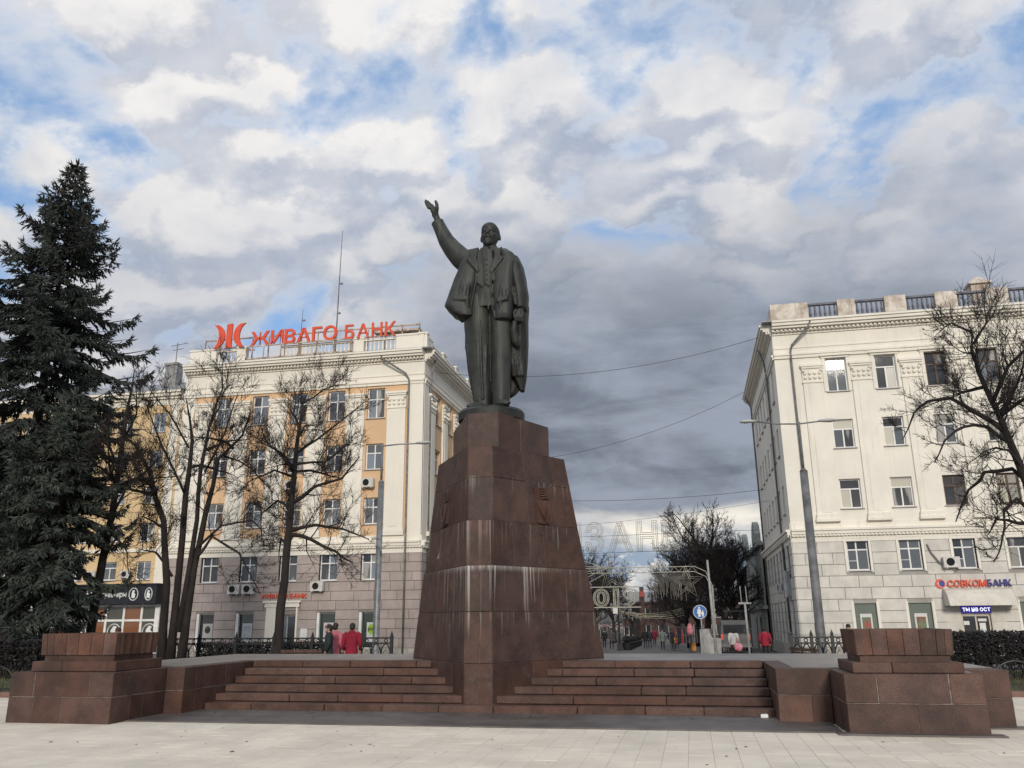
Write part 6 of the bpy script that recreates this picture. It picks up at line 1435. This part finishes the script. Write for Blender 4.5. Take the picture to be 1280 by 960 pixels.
a = at(770, 763, 76); t = thing('hanging_sign', 'small white square sign hanging on a bracket above the left walkers', 'sign', (a.x, 76, a.z)); b = MB(); b.box(-.27, .27, -.04, .04, -.28, .28); b.build('board', WHITEP, t, bevel=.01); b = MB(); b.tube([(0, 0, .28), (0, 0, .5), (-1.6, 0, .5), (-1.6, 0, -a.z+a.z-2.8)], .03, 5); b.build('bracket', IRON, t)
# ------------------------------------------------------------------ festive light frames over the street
WIRE = mat('garland_tube', (.45, .43, .36), .6, .15, 3, bump=0)
GWIRE = mat('garland_wire', (.42, .40, .35), .6, .15, 3, bump=0)
YG = 60.0
def text_frame(label, text, x0, x1, z0, h, Y, r, mm, inner=False):
    t = thing('light_garland', label, 'light garland', (x0, Y, z0), 0, 'festive light frames over the street')
    lettering(t, text, (0, 0, 0), (1, 0, 0), (0, 0, 1), h, mm, (.05, -.015) if inner else (0,), 0, .16, x1-x0, r)
    return t
zl0, zl1 = at(838, 686, YG).z, at(838, 652, YG).z; xr = at(852, 670, YG).x; xl = at(733, 670, YG).x; pit = (xr-xl)/4
t = text_frame('wire letters spelling a city name hung across the street', 'РЯЗАНЬ', xl-2*pit-.1, xr, zl0, zl1-zl0, YG, .020, GWIRE, True)
b = MB()
for z in (-.15, (zl1-zl0)*.55): b.tube([(-6, 0, z+.1), (3, 0, z-.05), (xr-xl+2*pit+5.2, 0, z+.1)], .013, 4)
b.build('support_wire', CAB, t)
z0_, z1_ = at(770, 757, YG).z, at(770, 736, YG).z; xa, xb = at(737, 746, YG).x-1.15, at(799, 746, YG).x
t = text_frame('tube numerals 2019 in a frame low over the street', '2019', xa, xb, z0_, z1_-z0_, YG, .026, WIRE, True)
b = MB()
for z in (-.12, z1_-z0_+.12): b.tube([(-2.5, 0, z), (xb-xa+.1, 0, z)], .04, 5)
b.build('frame', WIRE, t)
zt = at(800, 709, YG).z; zb_ = at(800, 715.5, YG).z; xp = at(891, 740, YG).x
t = thing('truss_arch', 'pale truss arch carrying star frames over the street', 'arch', (0, YG+.3, 0))
b = MB(); xs0, xs1 = -14.5, at(868, 712, YG).x
for z in (zt, zb_): b.tube([(xs0, 0, z), (xs1, 0, z), (xs1+.75, 0, z-.35), (xp, 0, z-1.3)], .028, 5)
q = xs0
while q < xs1-.3: b.tube([(q, 0, zb_), (q+.3, 0, zt), (q+.6, 0, zb_)], .018, 4); q += .6
b.build('truss', WIRE, t)
for x in (xs0, xp): b = MB(); b.tube([(x, 0, gz(YG)), (x, 0, zb_ if x < 0 else zt-1.3)], .07, 7); b.build('column', WPOST, t)
def star(label, px, py, R0, tail=False):
    c_ = at(px, py, YG); t = thing('star_frame', label, 'light garland', (c_.x, YG-.1, c_.z), 0, 'star frames on the arch'); b = MB()
    for rr in (R0, R0*.70): b.tube([(rr*(1 if i % 2 == 0 else .40)*cos(pi/2+pi*i/5), 0, rr*(1 if i % 2 == 0 else .40)*sin(pi/2+pi*i/5)) for i in range(11)], .017, 4)
    b.build('outline', WIRE, t)
    if tail:
        b = MB()
        for k in range(5): b.tube([(R0*.4*cos(.8*k), .05, R0*.4*sin(.8*k)), (-R0*1.5, .05, R0*.7-R0*.32*k)], .02, 4)
        b.build('rays', WIRE, t)
star('five pointed star frame on the arch in front of the dark street trees', 858, 728, 1.15); star('five pointed star frame with rays on the arch near the pedestal', 765, 717, 1.35, True)
def strings(label, Y, x0, x1, z, n, seed):
    t = thing('light_string', label, 'light garland', (0, Y, 0), 0, 'light strings over the street'); R_ = random.Random(seed); b = MB()
    for k in range(n): zz = z+R_.uniform(-.15, .15); b.tube([(x0+(x1-x0)*i/12, .3*k, zz-.5*4*(i/12)*(1-i/12)) for i in range(13)], .03, 4)
    b.build('strand', mat('light_string_wire', (.45, .40, .28), .7, .2, 3, bump=0), t)
xa, xb = at(790, 765, 100).x, at(852, 765, 100).x
for i, lb in enumerate(('nearest pale light strings sagging over the street under the year', 'middle pale light strings sagging over the street', 'farthest pale light strings sagging over the street')): strings(lb, 90+14*i, xa-1.5, xb+.2+.1*i, at(820, 767+2*i, 90+14*i).z+.4, 3, i)
t = thing('light_curtain', 'hanging curtain of fine light wires below the arch', 'light garland', (0, YG+.5, 0)); b = MB(); R_ = random.Random(3)
for i in range(46): x = at(803+i*1.35, 740, YG).x; b.tube([(x, 0, zb_), (x+.02, 0, zb_-.6-R_.random()*1.4)], .009, 3, False)
b.build('wires', GWIRE, t)
t = thing('iron_gate', 'tall dark iron grating between the whitewashed trunk and the pale green house', 'gate', (0, 66, gz(66))); ga, gb = at(905, 780, 66).x, at(936, 780, 66).x
for i in range(17): x = ga+(gb-ga)*i/16; b = MB(); b.tube([(x, 0, 0), (x, 0, 3.1)], .03, 4); b.build('bar', IRON, t)
b = MB(); b.box(ga, gb, -.03, .03, .2, .28); b.box(ga, gb, -.03, .03, 2.8, 2.88); b.build('rails', IRON, t)
# benches and litter on the square
WOOD = mat('brown_bench_wood', (.085, .045, .03), .7, .25, 4, bump=.2, objvar=.2)
def bench(label, X, Y, rz):
    t = thing('park_bench', label, 'bench', (X, Y, gz(Y)), rz, 'wooden benches on the square')
    for k in range(4): b = MB(); b.box(-.7, .7, -.22+.12*k, -.12+.12*k, .43, .47); b.build('seat_slat', WOOD, t)
    for k in range(2): b = MB(); b.box(-.7, .7, .27+.03*k, .30+.03*k, .52+.12*k, .61+.12*k); b.build('back_slat', WOOD, t)
    for s in (-.55, .55): b = MB(); b.box(s-.03, s+.03, -.2, .24, 0, .43); b.tube([(s, .24, .4), (s, .33, .75)], .025, 5); b.build('leg', IRON, t)
a = at(382, 812, 26.3); bench('wooden bench by the iron fence left of the standing people', a.x, 26.3, pi); a = at(1016, 814, 27.2); bench('wooden bench in front of the spiked iron fence at the right', a.x, 27.2, pi-1.1)
a = at(955, 894, 14.9); b = MB(); b.hexa([(-.06, -.045, 0), (.06, -.04, 0), (.055, .045, 0), (-.06, .04, 0)], [(-.055, -.04, .055), (.06, -.035, .05), (.05, .04, .06), (-.06, .035, .05)]); o = b.build('paper_cup', WHITEP, None, bevel=.006); o.location = (1.05, 15.08, .022); tag(o, 'crumpled white paper cup lying at the foot of the steps', 'litter')
